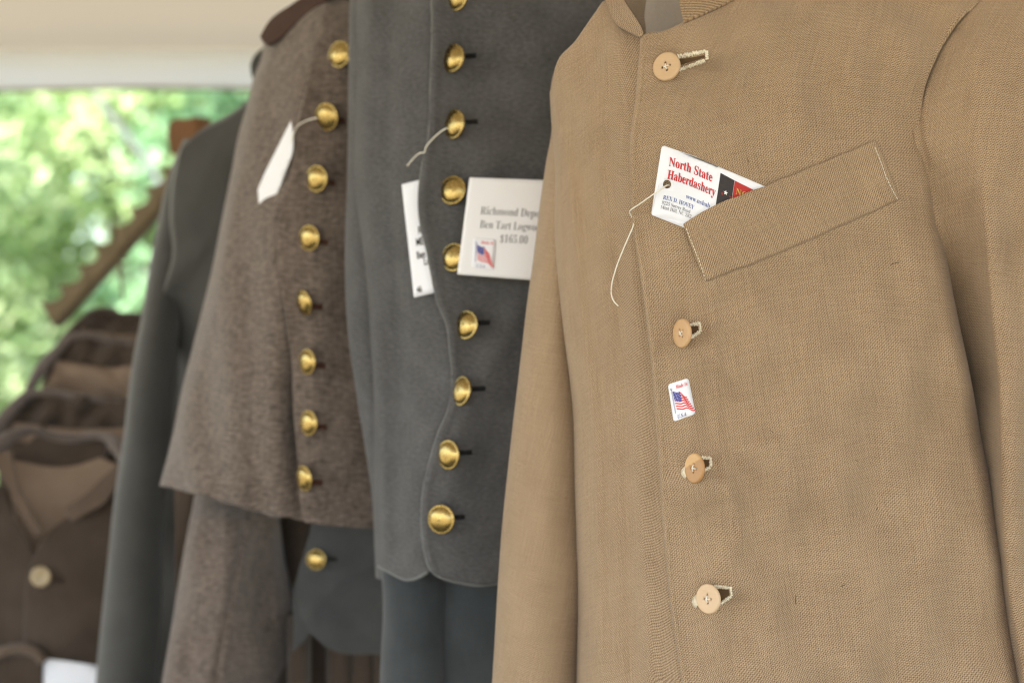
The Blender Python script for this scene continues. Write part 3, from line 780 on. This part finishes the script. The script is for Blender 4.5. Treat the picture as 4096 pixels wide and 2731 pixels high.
patch('star', star, lambda u, v: Ycard(u, v) - .0005, M_WHITEINK, tag, warp=card_map)
g = on_card(2941, 776, g2); lettering(serif('NO'), card_map, Ycard, M_GOLDINK, tag, (g[0], g[1]), 6.5, 0, .0005)
g = on_card(2884, 772, g2); lettering(serif('d'), card_map, Ycard, M_FLAGRED, tag, (g[0], g[1]+1), 3.0, -.02, .0005)
g = on_card(2916, 784, g2); lettering(serif('n'), card_map, Ycard, M_FLAGRED, tag, (g[0], g[1]+1), 3.0, -.02, .0005)
sp = [P(2680, 742, Ycard(np.array(2680.), np.array(742.)) + .003), P(2666, 742, Ycard(np.array(2666.), np.array(742.)) - .0008), P(2650, 753, 1.189), P(2600, 787, 1.190), P(2556, 818, 1.193), P(2526, 838, 1.1985), P(2519, 850, 1.206), P(2530, 875, 1.2105), P(2534, 897, 1.2095),
      P(2530, 912, 1.2075), P(2516, 944, 1.2085), P(2490, 1005, 1.2135), P(2462, 1080, 1.219), P(2447, 1140, 1.221), P(2446, 1180, 1.221), P(2456, 1205, 1.219), P(2473, 1224, 1.216)]
tube('string', np.array(sp), .00052, M_THREADW, tag, n=7, m=140)
rehome(tag)

# ------------------------------------------------------------------ flag sticker
SQ = np.array([(2671, 1537), (2754, 1511), (2783, 1655), (2694, 1687)], float)
def bil(Q, w, h):
    def f(a):
        s, t = (a[:, 0]/w)[:, None], (a[:, 1]/h)[:, None]
        return (1-s)*(1-t)*Q[0] + s*(1-t)*Q[1] + s*t*Q[2] + (1-s)*t*Q[3]
    return f
def sticker(name, Q, Yf, w, h, label, group=None, parent=None, lift=.0022, stars=True):
    """white sticker with a waving flag; w x h are its own units"""
    M = bil(Q, w, h)
    root = parent or thing(name, label, 'sticker', group)
    Ys = lambda u, v: Yf(u, v) - lift
    base = patch('sticker' if parent else 'backing', rrect(w, h, 2.3), Ys, M_PAPER, root, step=3, th=.0002, warp=M)
    own = base if parent else root
    ln = lambda s, at, L, size, m: lettering(s, M, Ys, m, own, at, size, 0, .0003, length=L)
    # flag: rows of points drawn in the sticker's own plane
    wav = lambda x: 1.1*np.sin((x-3.2)*.95) * np.clip((x-4)/5, 0, 1)
    fall = lambda x: .52*(x-3.2)
    strip = []
    x = np.linspace(2.7, 12.6, 26)
    for k in range(13):
        y0 = 7.0 + k*1.10; sag = fall(x) + wav(x)
        xe = x if k < 6 else x
        top = y0 + sag + np.clip((x-8)/5, 0, 1)*(1-k/12)*1.6; bot = top + 1.02
        tail = 12.6 + .25*k
        xx = 2.7 + (x-2.7)*(tail-2.7)/9.9 + .09*k
        if k % 2 == 0:
            strip.append((np.r_[np.c_[xx, top], np.c_[xx, bot][::-1]], M_RED))
    for poly, m in strip:
        V, Fc = cdt(poly)
        q = M(V); p = P(q[:, 0], q[:, 1], Ys(q[:, 0], q[:, 1]) - .0003)
        new_obj('flag_stripe', mesh_from('flag_stripe', p, Fc, p[:, [0, 2]], False), m, own)
    xc = np.linspace(2.7, 8.0, 14); tp = 6.7 + fall(xc) + wav(xc); bt = tp + 7.6
    cpts = np.r_[np.c_[xc, tp], np.c_[xc+.6, bt][::-1]]
    patch('flag_canton', cpts, lambda u, v: Ys(u, v) - .0005, M_NAVY, own, warp=M)
    if stars:
        ps = []
        for r in range(6):
            for c in range(5 if r % 2 else 4):
                sx = 3.35 + c*1.05 + (0 if r % 2 else .5) + r*.09
                sy = 7.55 + r*1.17 + .52*(sx-3.2) + float(1.1*np.sin((sx-3.2)*.95)*np.clip((sx-4)/5, 0, 1))
                st = np.array([(sx + (.30 if k % 2 == 0 else .14)*math.sin(k*math.pi/5), sy - (.30 if k % 2 == 0 else .14)*math.cos(k*math.pi/5)) for k in range(10)])
                q = M(st); p = P(q[:, 0], q[:, 1], Ys(q[:, 0], q[:, 1]) - .0006); ps.append((p, [tuple(range(10))]))
        joined('flag_stars', ps, M_WHITEINK, own, kind='stuff')
    patch('flag_pole', [(1.75, 5.2), (2.35, 5.2), (2.75, 23.4), (2.15, 23.4)], lambda u, v: Ys(u, v) - .0003, M_NAVY, own, warp=M)
    patch('flag_pole', [(1.95, 5.6), (2.18, 5.6), (2.58, 23.1), (2.33, 23.1)], lambda u, v: Ys(u, v) - .0005, M_WHITEINK, own, warp=M)
    patch('pole_knob', circ(2.0, 4.5, .75, 14), lambda u, v: Ys(u, v) - .0003, M_NAVY, own, warp=M)
    patch('pole_knob', circ(2.0, 4.5, .45, 14), lambda u, v: Ys(u, v) - .0005, M_WHITEINK, own, warp=M)
    ln(serif('Made In', 0x1D468, 0x1D482), (5.6, 5.4), 9.2, 4.4, M_RED)
    ln(serif('U.S.A.', 0x1D468, 0x1D482), (3.3, 29.3 - 1.2), 7.0, 4.2, M_NAVY)
    if not parent: rehome(root)
    return root
sticker('flag_sticker', SQ, Yt, 16.5, 29.5, 'white flag sticker on the tan coat front between two wooden buttons')

# ================================================================== grey jacket
GF = [(1728, -260), (1726, -100), (1725, 0), (1728, 115), (1721, 344), (1709, 566), (1690, 650), (1679, 727), (1675, 842), (1686, 918), (1705, 995), (1728, 1109), (1751, 1215), (1786, 1299), (1798, 1399), (1808, 1491), (1790, 1644), (1751, 1736), (1717, 1850), (1694, 1950), (1686, 2042), (1690, 2156), (1702, 2225), (1724, 2281)]
uGF = lut(GF)
GL = [(1440, -260), (1406, 0), (1400, 230), (1397, 536), (1398, 800), (1412, 918), (1432, 1100), (1447, 1230), (1456, 1353), (1472, 1506), (1487, 1735), (1499, 1965), (1505, 2150), (1514, 2266)]
uGL = lut(GL)
grey = thing('shell_jacket', 'grey wool jacket with a column of gilt buttons and a large price card', 'jacket')
GB = [(1824, -10), (1810, 233), (1816, 497), (1810, 761), (1814, 1029), (1865, 1299), (1846, 1563), (1793, 1818), (1764, 2076)]
GW = [(88, 110), (90, 115), (78, 120), (104, 118), (95, 116), (88, 117), (68, 120), (84, 120), (105, 118)]
def Yg(u, v):
    y = 1.432 + .00006*np.clip(u-1700, 0, 900) + .08*np.clip((60-v)/320, 0, 1.2)**2
    y = y + .0035*sn(u, v*.6, 51, 500) + .0016*sn(u, v, 52, 230)
    y = y + ridge(u, v, [(1850, 1700), (1950, 1480), (2080, 1230)], .007, 60) + ridge(u, v, [(1900, 1900), (2000, 1720), (2100, 1560)], -.006, 60)
    y = y + ridge(u, v, [(1800, 1980), (1900, 1820), (2060, 1650)], .004, 50)
    for b in GB: y = y + .003*gauss(u, v, (b[0]+30, b[1]-40), 55)
    e = u - uGF(v); return y + .002*np.exp(-(e/9)**2) - .0015*np.exp(-((e-16)/16)**2)
GFH = [(1724, 2281), (1759, 2306), (1836, 2329), (1897, 2340), (1996, 2332), (2150, 2330), (2480, 2330)]
sheet('front_panel', GF, [(2480, -260), (2480, 2330)], [GF[0], (2480, -260)], GFH, Yg, M_GREY, grey, nu=90, nv=170, th=.0026)
def Ygr(u, v):
    f = np.clip((uGF(v) - u)/(uGF(v) - uGL(v)), -.5, 1.2)
    y = 1.4520 + .065*np.clip(f, 0, 2)**1.3 + .08*np.clip((60-v)/320, 0, 1.2)**2
    y = y + np.clip(f+.3, 0, 1)*(.004*sn(u*2.2, v*.35, 61, 420))
    return y + ridge(u, v, [(1480, 0), (1470, 700), (1500, 1200), (1540, 2200)], .006, 30) + ridge(u, v, [(1570, 0), (1560, 700), (1600, 1300), (1600, 2200)], -.005, 35)
sheet('front_panel', GL, [(1800, -260), (1800, 1000), (1880, 1500), (1800, 2000), (1735, 2281)], [GL[0], (1800, -260)],
      [(1514, 2266), (1552, 2285), (1585, 2303), (1629, 2320), (1680, 2307), (1712, 2288), (1735, 2281)], Ygr, M_GREY, grey, nu=80, nv=170, wl=(.16, .03), th=.0026)
tube('edge_piping', [P(u, v, float(Yg(np.array(u*1.), np.array(v*1.)))-.0009) for u, v in [(a+2, b) for a, b in GF] + GFH[1:5]], .0013, M_PIPE, grey, n=6, m=240)
tube('edge_piping', [P(u, v, float(Ygr(np.array(u*1.), np.array(v*1.)))-.0012) for u, v in [(1514, 2264), (1552, 2283), (1585, 2301), (1629, 2318), (1680, 2305), (1712, 2286)]], .0013, M_PIPE, grey, n=6, m=60)
tube_sleeve('sleeve', [(-150, 1420, 1560, 1.56, .03), (0, 1403, 1560, 1.555, .04), (230, 1399, 1560, 1.55, .04), (536, 1396, 1560, 1.55, .04), (842, 1384, 1560, 1.55, .04), (1071, 1380, 1560, 1.55, .04), (1200, 1383, 1560, 1.55, .04),
    (1391, 1399, 1570, 1.55, .038), (1583, 1429, 1580, 1.55, .036), (1774, 1460, 1590, 1.552, .034), (1965, 1486, 1600, 1.555, .032), (2195, 1499, 1610, 1.555, .032), (2300, 1503, 1620, 1.555, .032)], M_GREY, grey, .006, 71)
sheet('back_panel', [(1470, -200), (1520, 2280)], [(2480, -260), (2480, 2280)], [(1470, -200), (2480, -260)], [(1520, 2280), (2480, 2280)],
      lambda u, v: 1.545 + .003*sn(u, v, 72, 300), M_GREY, grey, nu=30, nv=40)
for (u, v), (w, h) in zip(GB, GW):
    gilt_button(u, v, w, h, float(Yg(np.array(u*1.), np.array(v*1.))), grey, .05)
    if v not in (761, 1029): slit(u+25, v-6, 68, R(-3), 17, Yg, M_SLITG, grey)
rehome(grey)

# price card
PQ = np.array([(1878, 710), (2272, 724), (2226, 1128), (1829, 1097)], float)
Ypc = lambda u, v: 1.4145 + .00003*(u-1829) - .000012*(v-900)
pc_root = thing('price_card', 'square white price card in front of the grey jacket, partly behind the tan sleeve', 'card')
Mp = bil(PQ, 89, 87)
patch('card', rrect(89, 87, .8), Ypc, M_PAPER2, pc_root, step=8, th=.0004, warp=Mp)
def pl(s, x, y, size, L, thin=-.012): lettering(serif(s), Mp, Ypc, M_GREYINK, pc_root, (x, y), size, thin, .0004, length=L)
pl('Richmond Depot', 13.5, 32.5, 10.5, 56); pl('Ben Tart Logwood', 14.5, 44.5, 10.5, 58); pl('$165.00', 34, 56, 10.0, 25)
SQ2 = np.array([(1894, 950), (1985, 957), (1974, 1080), (1888, 1072)], float)
sticker('flag_sticker', SQ2, Ypc, 16.5, 29.5, '', parent=pc_root, lift=.0008)
rehome(pc_root)

# size tag tucked under the front edge
TQ = np.array([(1606, 738), (1745, 703), (1800, 1156), (1656, 1190)], float)
Yst = lambda u, v: 1.4405 + .00006*(1745-u)
st_root = thing('size_tag', 'narrow white tag with black handwriting tucked under the grey jacket front edge', 'tag')
Ms = bil(TQ, 51, 89)
patch('card', rrect(51, 89, .8), Yst, M_PAPER, st_root, step=8, th=.0004, warp=Ms)
def hl(s, x, y, size): lettering(s, Ms, Yst, M_BLACKINK, st_root, (x, y), size, .02, .0004)
hl('RIC', 16, 41, 8); hl('MEDI', 11, 50, 8.5); hl('Ben', 10, 60, 8); hl('Log', 19, 66, 8); hl('46', 5, 86, 7)
ys = lambda u, v, k: P(u, v, float(Ygr(np.array(u*1.), np.array(v*1.))) - k)
tube('string', np.array([P(1790, 512, 1.418), P(1774, 520, 1.422), P(1728, 559, 1.427), P(1704, 589, 1.430), P(1697, 610, 1.434), P(1683, 612, 1.437), P(1650, 638, 1.446), P(1629, 664, 1.452)]), .0006, M_THREADW, st_root, n=6, m=60)
rehome(st_root)

# trousers under the grey jacket
tr = thing('trousers', 'dark blue-grey trousers hanging under the grey jacket', 'trousers', None)
tube_sleeve('leg', [(2200, 1512, 1800, 1.535, .03), (2438, 1524, 1790, 1.53, .032), (2600, 1527, 1785, 1.53, .034), (2950, 1532, 1780, 1.53, .036)], M_BLUE, tr, .012, 81)
tube_sleeve('leg', [(2200, 1760, 2200, 1.54, .03), (2438, 1755, 2200, 1.54, .034), (2950, 1750, 2200, 1.54, .036)], M_BLUE, tr, .016, 82)
rehome(tr)

# ================================================================== brown caped overcoat
BL = [(1062, 165), (1053, 230), (1019, 321), (1002, 402), (967, 517), (933, 689), (896, 870), (859, 1059), (787, 1354), (725, 1604), (698, 1738), (660, 1890), (645, 1943)]
uBL = lut(BL)
BF = [(1330, -120), (1290, 100), (1262, 220), (1198, 470), (1158, 715), (1134, 804), (1113, 889), (1118, 1095), (1145, 1290), (1171, 1479), (1176, 1657), (1198, 1916), (1206, 2030), (1222, 2088)]
uBF = lut(BF)
def Ybl(u, v):
    f = np.clip((uBF(v) - u)/(uBF(v) - uBL(v)), -.6, 1.2)
    y = 1.594 + .075*np.clip(f, 0, 2)**1.2 + .06*np.clip((300-v)/350, 0, 1.2)**2
    k = np.clip((v-300)/1500, 0, 1)
    return y + k*(.015*sn(u*1.9, v*.25, 91, 420)) + .002*sn(u, v, 92, 260) - .02*k
def Ybr(u, v):
    y = 1.588 + .00002*(u-1250) + .06*np.clip((300-v)/350, 0, 1.2)**2 + .003*sn(u, v*.6, 95, 380) + .0015*sn(u, v, 96, 200)
    return y - .02*np.clip((v-300)/1500, 0, 1)*np.clip((1500-u)/250, 0, 1)
cape = thing('caped_overcoat', 'brown heather overcoat whose buttoned cape hangs over its sleeves', 'overcoat')
sheet('cape', BL, [(1400, -60), (1330, 400), (1240, 800), (1240, 1200), (1290, 1500), (1290, 2080)], [BL[0], (1110, 160), (1200, 85), (1310, 0), (1400, -60)],
      [BL[-1], (700, 1952), (770, 1972), (835, 1984), (895, 2008), (950, 2018), (1000, 2040), (1050, 2046), (1100, 2066), (1150, 2066), (1190, 2077), (1290, 2080)], Ybl, M_BROWN, cape, nu=90, nv=150, wl=(.12, .05), th=.004)
sheet('cape', BF, [(1750, -160), (1750, 2110)], [BF[0], (1750, -160)], [BF[-1], (1290, 2098), (1359, 2104), (1493, 2112), (1750, 2110)], Ybr, M_BROWN, cape, nu=60, nv=150, th=.004)
sheet('collar', [(1050, 150), (1058, 168), (1075, 184)], [(1330, -80), (1370, -60), (1410, -40)], [(1050, 150), (1085, 90), (1180, 20), (1330, -80)], [(1075, 184), (1115, 166), (1205, 88), (1310, 10), (1410, -40)],
      lambda u, v: 1.655 - .00008*(u-1050), M_MAROON, cape, nu=40, nv=12, th=.012)
BB = [((1358, 218), (86, 108)), ((1306, 468), (90, 112)), ((1266, 715), (84, 108)), ((1236, 952), (80, 105)), ((1216, 1211), (54, 104)), ((1229, 1447), (62, 104)), ((1234, 1691), (66, 102)), ((1216, 1913), (58, 106))]
for (u, v), (w, h) in BB:
    gilt_button(u, v, w, h, float(Ybr(np.array(u*1.), np.array(v*1.))), cape, -.12)
    slit(u+20, v+14, 52, R(4), 20, Ybr, M_SLITR, cape, 10, .002)
# sleeve and skirt below the cape
def Ybs(u, v):
    sm = np.interp(v, [1950, 2048, 2271, 2562, 2731, 2950], [1000, 984, 939, 886, 854, 815])
    y = 1.690 + .0001*np.abs(u - 900) + .00028*np.clip(u - sm, 0, 300) + .006*sn(u*1.4, v*.5, 97, 260) + .05*np.clip((2080-v)/120, 0, 1)
    return y + .007*np.exp(-((u - sm)/13)**2)
sheet('sleeve', [(795, 1920), (783, 1985), (738, 2218), (695, 2483), (653, 2731), (620, 2950)], [(1090, 1940), (1114, 2075), (1130, 2218), (1162, 2377), (1167, 2509), (1162, 2731), (1150, 2950)],
      [(795, 1920), (1090, 1940)], [(620, 2950), (1150, 2950)], Ybs, M_BROWN, cape, nu=70, nv=90, wl=(.14, .03), wr=(.16, .035), th=.003)
sheet('skirt', [(700, 1900), (700, 2950)], [(1700, 1900), (1700, 2950)], [(700, 1900), (1700, 1900)], [(700, 2950), (1700, 2950)],
      lambda u, v: 1.80 + .010*sn(u*2, v*.3, 98, 260), M_DBROWN, cape, nu=60, nv=40)
sheet('back_panel', [(1080, 250), (760, 1900)], [(1700, -50), (1700, 1900)], [(1080, 250), (1250, 60), (1700, -50)], [(760, 1900), (1700, 1900)],
      lambda u, v: 1.745 + .003*sn(u, v, 99, 300), M_BROWN, cape, nu=30, nv=40)
rehome(cape)
bt = thing('paper_tag', 'blank white paper tag strung from a gilt button of the brown cape', 'tag')
patch('card', curve([(1163, 484), (1172, 540), (1171, 606), (1158, 645)], 8)[:-1].tolist() + curve([(1158, 645), (1110, 770), (1045, 907)], 8)[:-1].tolist() + [(1045, 907), (1036, 830), (1031, 757), (1060, 690), (1110, 590)],
      lambda u, v: 1.570 + .00017*(1171-u) + .00005*(v-484), M_PAPER2, bt, step=20, th=.0004)
tube('string', np.array([P(1268, 473, 1.556), P(1250, 476, 1.562), P(1212, 490, 1.566), P(1186, 510, 1.567), P(1172, 545, 1.567), P(1166, 570, 1.569)]), .0006, M_THREADW, bt, n=6, m=40)
rehome(bt)

# grey waistcoat under the cape
vest = thing('waistcoat', 'dark slate waistcoat with one gilt button showing below the brown cape', 'waistcoat')
Yv = lambda u, v: 1.715 + .00005*(u-1250) + .004*sn(u, v, 101, 300) + ridge(u, v, [(1250, 2450), (1350, 2330), (1500, 2250)], .006, 40) + ridge(u, v, [(1300, 2400), (1400, 2460), (1500, 2420)], -.006, 50)
sheet('front_panel', [(1256, 2000), (1241, 2122), (1209, 2228), (1190, 2300), (1200, 2420), (1244, 2532)], [(1640, 2000), (1640, 2615)], [(1256, 2000), (1640, 2000)],
      [(1244, 2532), (1304, 2584), (1368, 2608), (1500, 2613), (1640, 2615)], Yv, M_VEST, vest, nu=50, nv=70, th=.003)
sheet('front_panel', [(1268, 2000), (1250, 2122), (1216, 2228), (1175, 2350), (1174, 2509), (1166, 2606)], [(1300, 2000), (1300, 2500)], [(1268, 2000), (1300, 2000)], [(1166, 2606), (1215, 2565), (1250, 2525), (1300, 2500)],
      lambda u, v: Yv(u, v) + .006, M_VEST, vest, nu=30, nv=50, th=.003)
gilt_button(1264, 2237, 75, 82, 1.713, vest)
slit(1290, 2235, 55, 0, 14, Yv, M_SLITG, vest, 9, .0015)
rehome(vest)
st = thing('striped_trousers', 'brown trousers in dark vertical folds below the slate waistcoat', 'trousers')
tube_sleeve('leg', [(2450, 1150, 1250, 1.765, .02), (2950, 1150, 1235, 1.765, .02)], M_DBROWN, st, .004, 111)
for k, u in enumerate((1365, 1460, 1550)):
    tube_sleeve('fold', [(2480, u-62, u+52, 1.785+.004*(k % 2), .020), (2950, u-60, u+56, 1.785, .022)], M_DBROWN, st, .003, 112+k, n=20, nv=30)
rehome(st)

# ================================================================== dark grey coat
DL = [(716, 620), (690, 760), (683, 886), (692, 1030), (668, 1120), (642, 1190), (640, 1316), (620, 1489), (600, 1700), (575, 2000), (545, 2450), (520, 2950)]
dg = thing('frock_coat', 'plain dark grey coat with a sloping bare shoulder beside the brown cape', 'coat')
Yd = lambda u, v: 1.815 + .13*np.clip((v-1150)/400, 0, 1)*np.clip((860-u)/140, 0, 1) + .00012*np.clip(900-u, 0, 400)*.5 + .004*sn(u, v, 121, 400) + .05*np.clip((700-v)/300, 0, 1.2)**2 - ridge(u, v, [(640, 1190), (720, 1080), (800, 1000)], .006, 50)*-1
sheet('front_panel', DL, [(1250, 300), (1250, 2950)], [DL[0], (735, 588), (795, 530), (921, 460), (1013, 392), (1100, 330), (1250, 300)], [DL[-1], (1250, 2950)], Yd, M_DGREY, dg, nu=60, nv=110, wl=(.05, .02), th=.003)
tube_sleeve('sleeve', [(560, 735, 800, 1.905, .012), (600, 722, 815, 1.90, .028), (649, 702, 815, 1.895, .035), (804, 657, 800, 1.89, .042), (915, 637, 790, 1.885, .045), (1058, 608, 770, 1.88, .045), (1230, 580, 725, 1.87, .045), (1431, 539, 700, 1.855, .045),
    (1603, 516, 690, 1.85, .045), (1700, 507, 685, 1.85, .045), (1904, 476, 668, 1.85, .045), (2176, 442, 650, 1.85, .045), (2448, 415, 640, 1.85, .045), (2720, 388, 625, 1.85, .045), (2950, 366, 610, 1.85, .045)], M_DGREY, dg, .004, 131)
sheet('collar', [(1004, 262), (1008, 300), (1018, 330)], [(1160, 120), (1160, 200), (1160, 260)], [(1004, 262), (1018, 230), (1060, 190), (1160, 120)], [(1018, 330), (1080, 300), (1160, 260)], lambda u, v: 1.845 + 0*u, M_DGREY, dg, nu=24, nv=12, th=.01)
sheet('back_panel', [(760, 640), (780, 2950)], [(1250, 330), (1250, 2950)], [(760, 640), (1000, 440), (1250, 330)], [(780, 2950), (1250, 2950)], lambda u, v: 1.99 + 0*u, M_DGREY, dg, nu=20, nv=20)
rehome(dg)

# ================================================================== row of brown coats at the far end
rowA = thing('brown_coat', 'dark brown coat with rolled lapels, one pale button and a white slip in its pocket', 'coat', 'brown coats hung in a row')
YA = lambda u, v: 1.985 + .006*sn(u, v, 141, 420) - .00001*(v-2300)
LPL = [(478, 1918), (390, 1985), (300, 2050), (205, 2120), (145, 2205), (112, 2300), (100, 2480), (96, 2700), (96, 2950)]
sheet('front_panel', LPL, [(640, 1860), (640, 2950)], [LPL[0], (560, 1880), (640, 1860)], [LPL[-1], (640, 2950)], YA, M_DBROWN, rowA, nu=50, nv=70, th=.004)
sheet('front_panel', [(-160, 1830), (-160, 2950)], [(10, 1960), (60, 2070), (118, 2180), (170, 2330), (180, 2950)], [(-160, 1830), (-60, 1900), (10, 1960)], [(-160, 2950), (180, 2950)], lambda u, v: YA(u, v) + .010, M_DBROWN, rowA, nu=40, nv=70, th=.004)
sheet('lapel', [(505, 1830), (492, 1880), (470, 1935)], [(255, 2030), (275, 2060), (290, 2085)], [(505, 1830), (420, 1900), (340, 1975), (255, 2030)], [(470, 1935), (420, 2010), (360, 2045), (290, 2085)], lambda u, v: 1.968 + .00003*(v-1900), M_MBROWN, rowA, nu=30, nv=14, th=.006)
sheet('lapel', [(-40, 1820), (40, 1960), (100, 2080), (150, 2150)], [(45, 1800), (80, 1950), (130, 2060), (175, 2130)], [(-40, 1820), (45, 1800)], [(150, 2150), (175, 2130)], lambda u, v: 1.975 + 0*u, M_MBROWN, rowA, nu=12, nv=40, th=.005)
patch('lining', curve([(20, 1835), (110, 1850), (215, 1868), (300, 1862), (400, 1830)], 20).tolist() + [(500, 1870), (420, 2010), (300, 2120), (160, 2230), (60, 2090)], lambda u, v: 2.03 + .00005*(v-1900), M_TANLINE, rowA, step=30, th=.001)
sheet('collar', [(150, 1740), (90, 1790), (20, 1840)], [(430, 1745), (425, 1800), (415, 1850)], [(150, 1740), (220, 1765), (320, 1768), (430, 1745)], [(20, 1840), (120, 1862), (230, 1880), (330, 1872), (415, 1850)], lambda u, v: 2.045 + .00002*(v-1800), M_DBROWN, rowA, nu=30, nv=20, th=.006)
tube('collar_roll', np.array([P(u, v, y) for u, v, y in ((-120, 1900, 1.97), (-20, 1800, 1.98), (50, 1742, 2.0), (130, 1722, 2.02), (210, 1742, 2.03), (300, 1752, 2.035), (400, 1744, 2.03), (470, 1790, 2.0), (505, 1850, 1.98))]), [.012, .011, .009, .005, .0042, .0055, .005, .008, .009], M_MAUVE, rowA, m=80)
vs, fs = lathe([(.001, -.002), (.012, -.002), (.0128, 0), (.012, .002), (.009, .0012), (.001, .001)], 32)
o_, m_ = frame_at(163, 2305, 1.972, .2); vs = (np.array(m_) @ vs.T).T + np.array(o_)
new_obj('button', mesh_from('button', vs, fs, vs[:, [0, 2]]), M_HORN, rowA)
slit(200, 2312, 55, R(8), 26, YA, M_MAROON, rowA, 10, .002)
sheet('pocket_flap', [(-60, 2650), (-40, 2720), (-40, 2950)], [(172, 2640), (172, 2700), (172, 2950)], [(-60, 2650), (0, 2610), (80, 2596), (172, 2640)], [(-40, 2950), (172, 2950)], lambda u, v: YA(u, v) - .012, M_DBROWN, rowA, nu=30, nv=30, th=.004)
tube('pocket_edge', np.array([P(u, v, 1.966) for u, v in ((-60, 2652), (0, 2612), (80, 2594), (140, 2606), (178, 2645))]), .007, M_MBROWN, rowA, m=40)
rehome(rowA)
patch('price_slip', [(170, 2630), (290, 2646), (410, 2664), (410, 2900), (170, 2870)], lambda u, v: 1.972 + .00003*(u-170), M_PAPER, None, step=40, th=.0006,
      label='white paper slip sticking out of the dark brown coat pocket', cat='slip')

def back_coat(dark, Y, label, u0, u1, v_rim, v_mid, v_low, seed):
    r = thing('brown_coat', label, 'coat', 'brown coats hung in a row')
    um = (u0+u1)/2
    sheet('collar', [(u0-10, v_rim+6), (u0-70, v_rim+70), (u0-140, v_mid+90)], [(u1, v_rim+18), (u1, v_mid+40)], [(u0-10, v_rim+6), (um, v_rim+10), (u1, v_rim+18)], [(u0-140, v_mid+90), (um-60, v_mid+34), (u1, v_mid+40)],
          lambda u, v: Y + .06 + .006*sn(u, v, seed, 120), M_DBROWN, r, nu=40, nv=20, th=.006)
    sheet('lining', [(u0-70, v_mid-10), (u0-130, v_low)], [(u1, v_mid+10), (u1, v_low+20)], [(u0-70, v_mid-10), (um, v_mid+18), (u1, v_mid+10)], [(u0-130, v_low), (um, v_low+20), (u1, v_low+20)],
          lambda u, v: Y + .050 + .006*sn(u, v, seed+7, 140), M_TANLINE, r, nu=24, nv=12, th=.002)
    rr = np.random.RandomState(seed)
    pth = [(u0-185, v_rim+225), (u0-120, v_rim+120), (u0-62, v_rim+48), (u0-12, v_rim+8), (u0+60, v_rim+4), (um, v_rim+20), ((um+u1)/2, v_rim+32), (u1, v_rim+36)]
    tube('collar_roll', np.array([P(u + rr.uniform(-7, 7), v + rr.uniform(-6, 6), Y+.03 + .005*i) for i, (u, v) in enumerate(pth)]), [.006, .0085, .0085, .006, .0042, .0058, .0036, .0052], M_DBROWN if dark else M_MAUVE, r, n=10, m=60)
    sheet('front_panel', [(u0-130, v_low-40), (u0-140, v_low+500), (u0-150, 2950)], [(u1+60, v_low+10), (u1+60, 2950)], [(u0-130, v_low-40), (um, v_low+14), (u1+60, v_low+10)], [(u0-150, 2950), (u1+60, 2950)],
          lambda u, v: Y + .01 + .006*sn(u, v, seed, 420), M_MBROWN if seed % 2 else M_DBROWN, r, nu=30, nv=40, th=.004)
    rehome(r)
back_coat(False, 2.09, 'brown coat with a pale rolled collar, hung just behind the one with rolled lapels', 130, 520, 1572, 1700, 1790, 152)
back_coat(False, 2.19, 'brown coat third along the row, showing a strip of tan lining', 300, 560, 1340, 1452, 1575, 153)
back_coat(True, 2.29, 'brown coat at the far end of the row, under the hanging string', 380, 590, 1238, 1322, 1390, 154)

# the notched board above them
bd = thing('notched_board', 'brown wooden board with saw-tooth notches slanting above the brown coats', 'board')
teeth = [(161, 1207), (238, 1139), (313, 1061), (376, 981), (448, 906), (516, 832), (580, 752), (640, 672), (690, 600)]
lowA, lowB = np.array((216, 1305.)), np.array((790, 660.))
out = []
for a, b in zip(teeth[:-1], teeth[1:]):
    a, b = np.array(a, float), np.array(b, float); d = b-a; nn = np.array([-d[1], d[0]]); nn /= np.linalg.norm(nn)
    nn = nn if nn[0] > 0 else -nn
    out += [tuple(a), tuple(a + d*.22 + nn*24), tuple(a + d*.55 + nn*42), tuple(a + d*.86 + nn*38)]
out += [(690, 600), (700, 480), (800, 480)] + [tuple(lowB)] + [tuple(lowA + (lowB-lowA)*k) for k in (.75, .5, .25)] + [tuple(lowA)]
Ybd = lambda u, v: 2.42 - .00022*(u-160)
patch('board', out, Ybd, M_WOOD, bd, step=40, th=.02)
patch('end_block', [(676, 492), (700, 474), (745, 478), (786, 466), (796, 540), (790, 600), (735, 640), (680, 610), (668, 545)], lambda u, v: Ybd(u, v) - .012, M_RUST, bd, step=40, th=.03)
rehome(bd)
tube('hanging_string', P([482, 478, 487, 490], [1035, 1085, 1140, 1195], [2.33]*4), .0022, M_WOOD, None, label='thin dark string dangling from the lower edge of the notched board', cat='string')
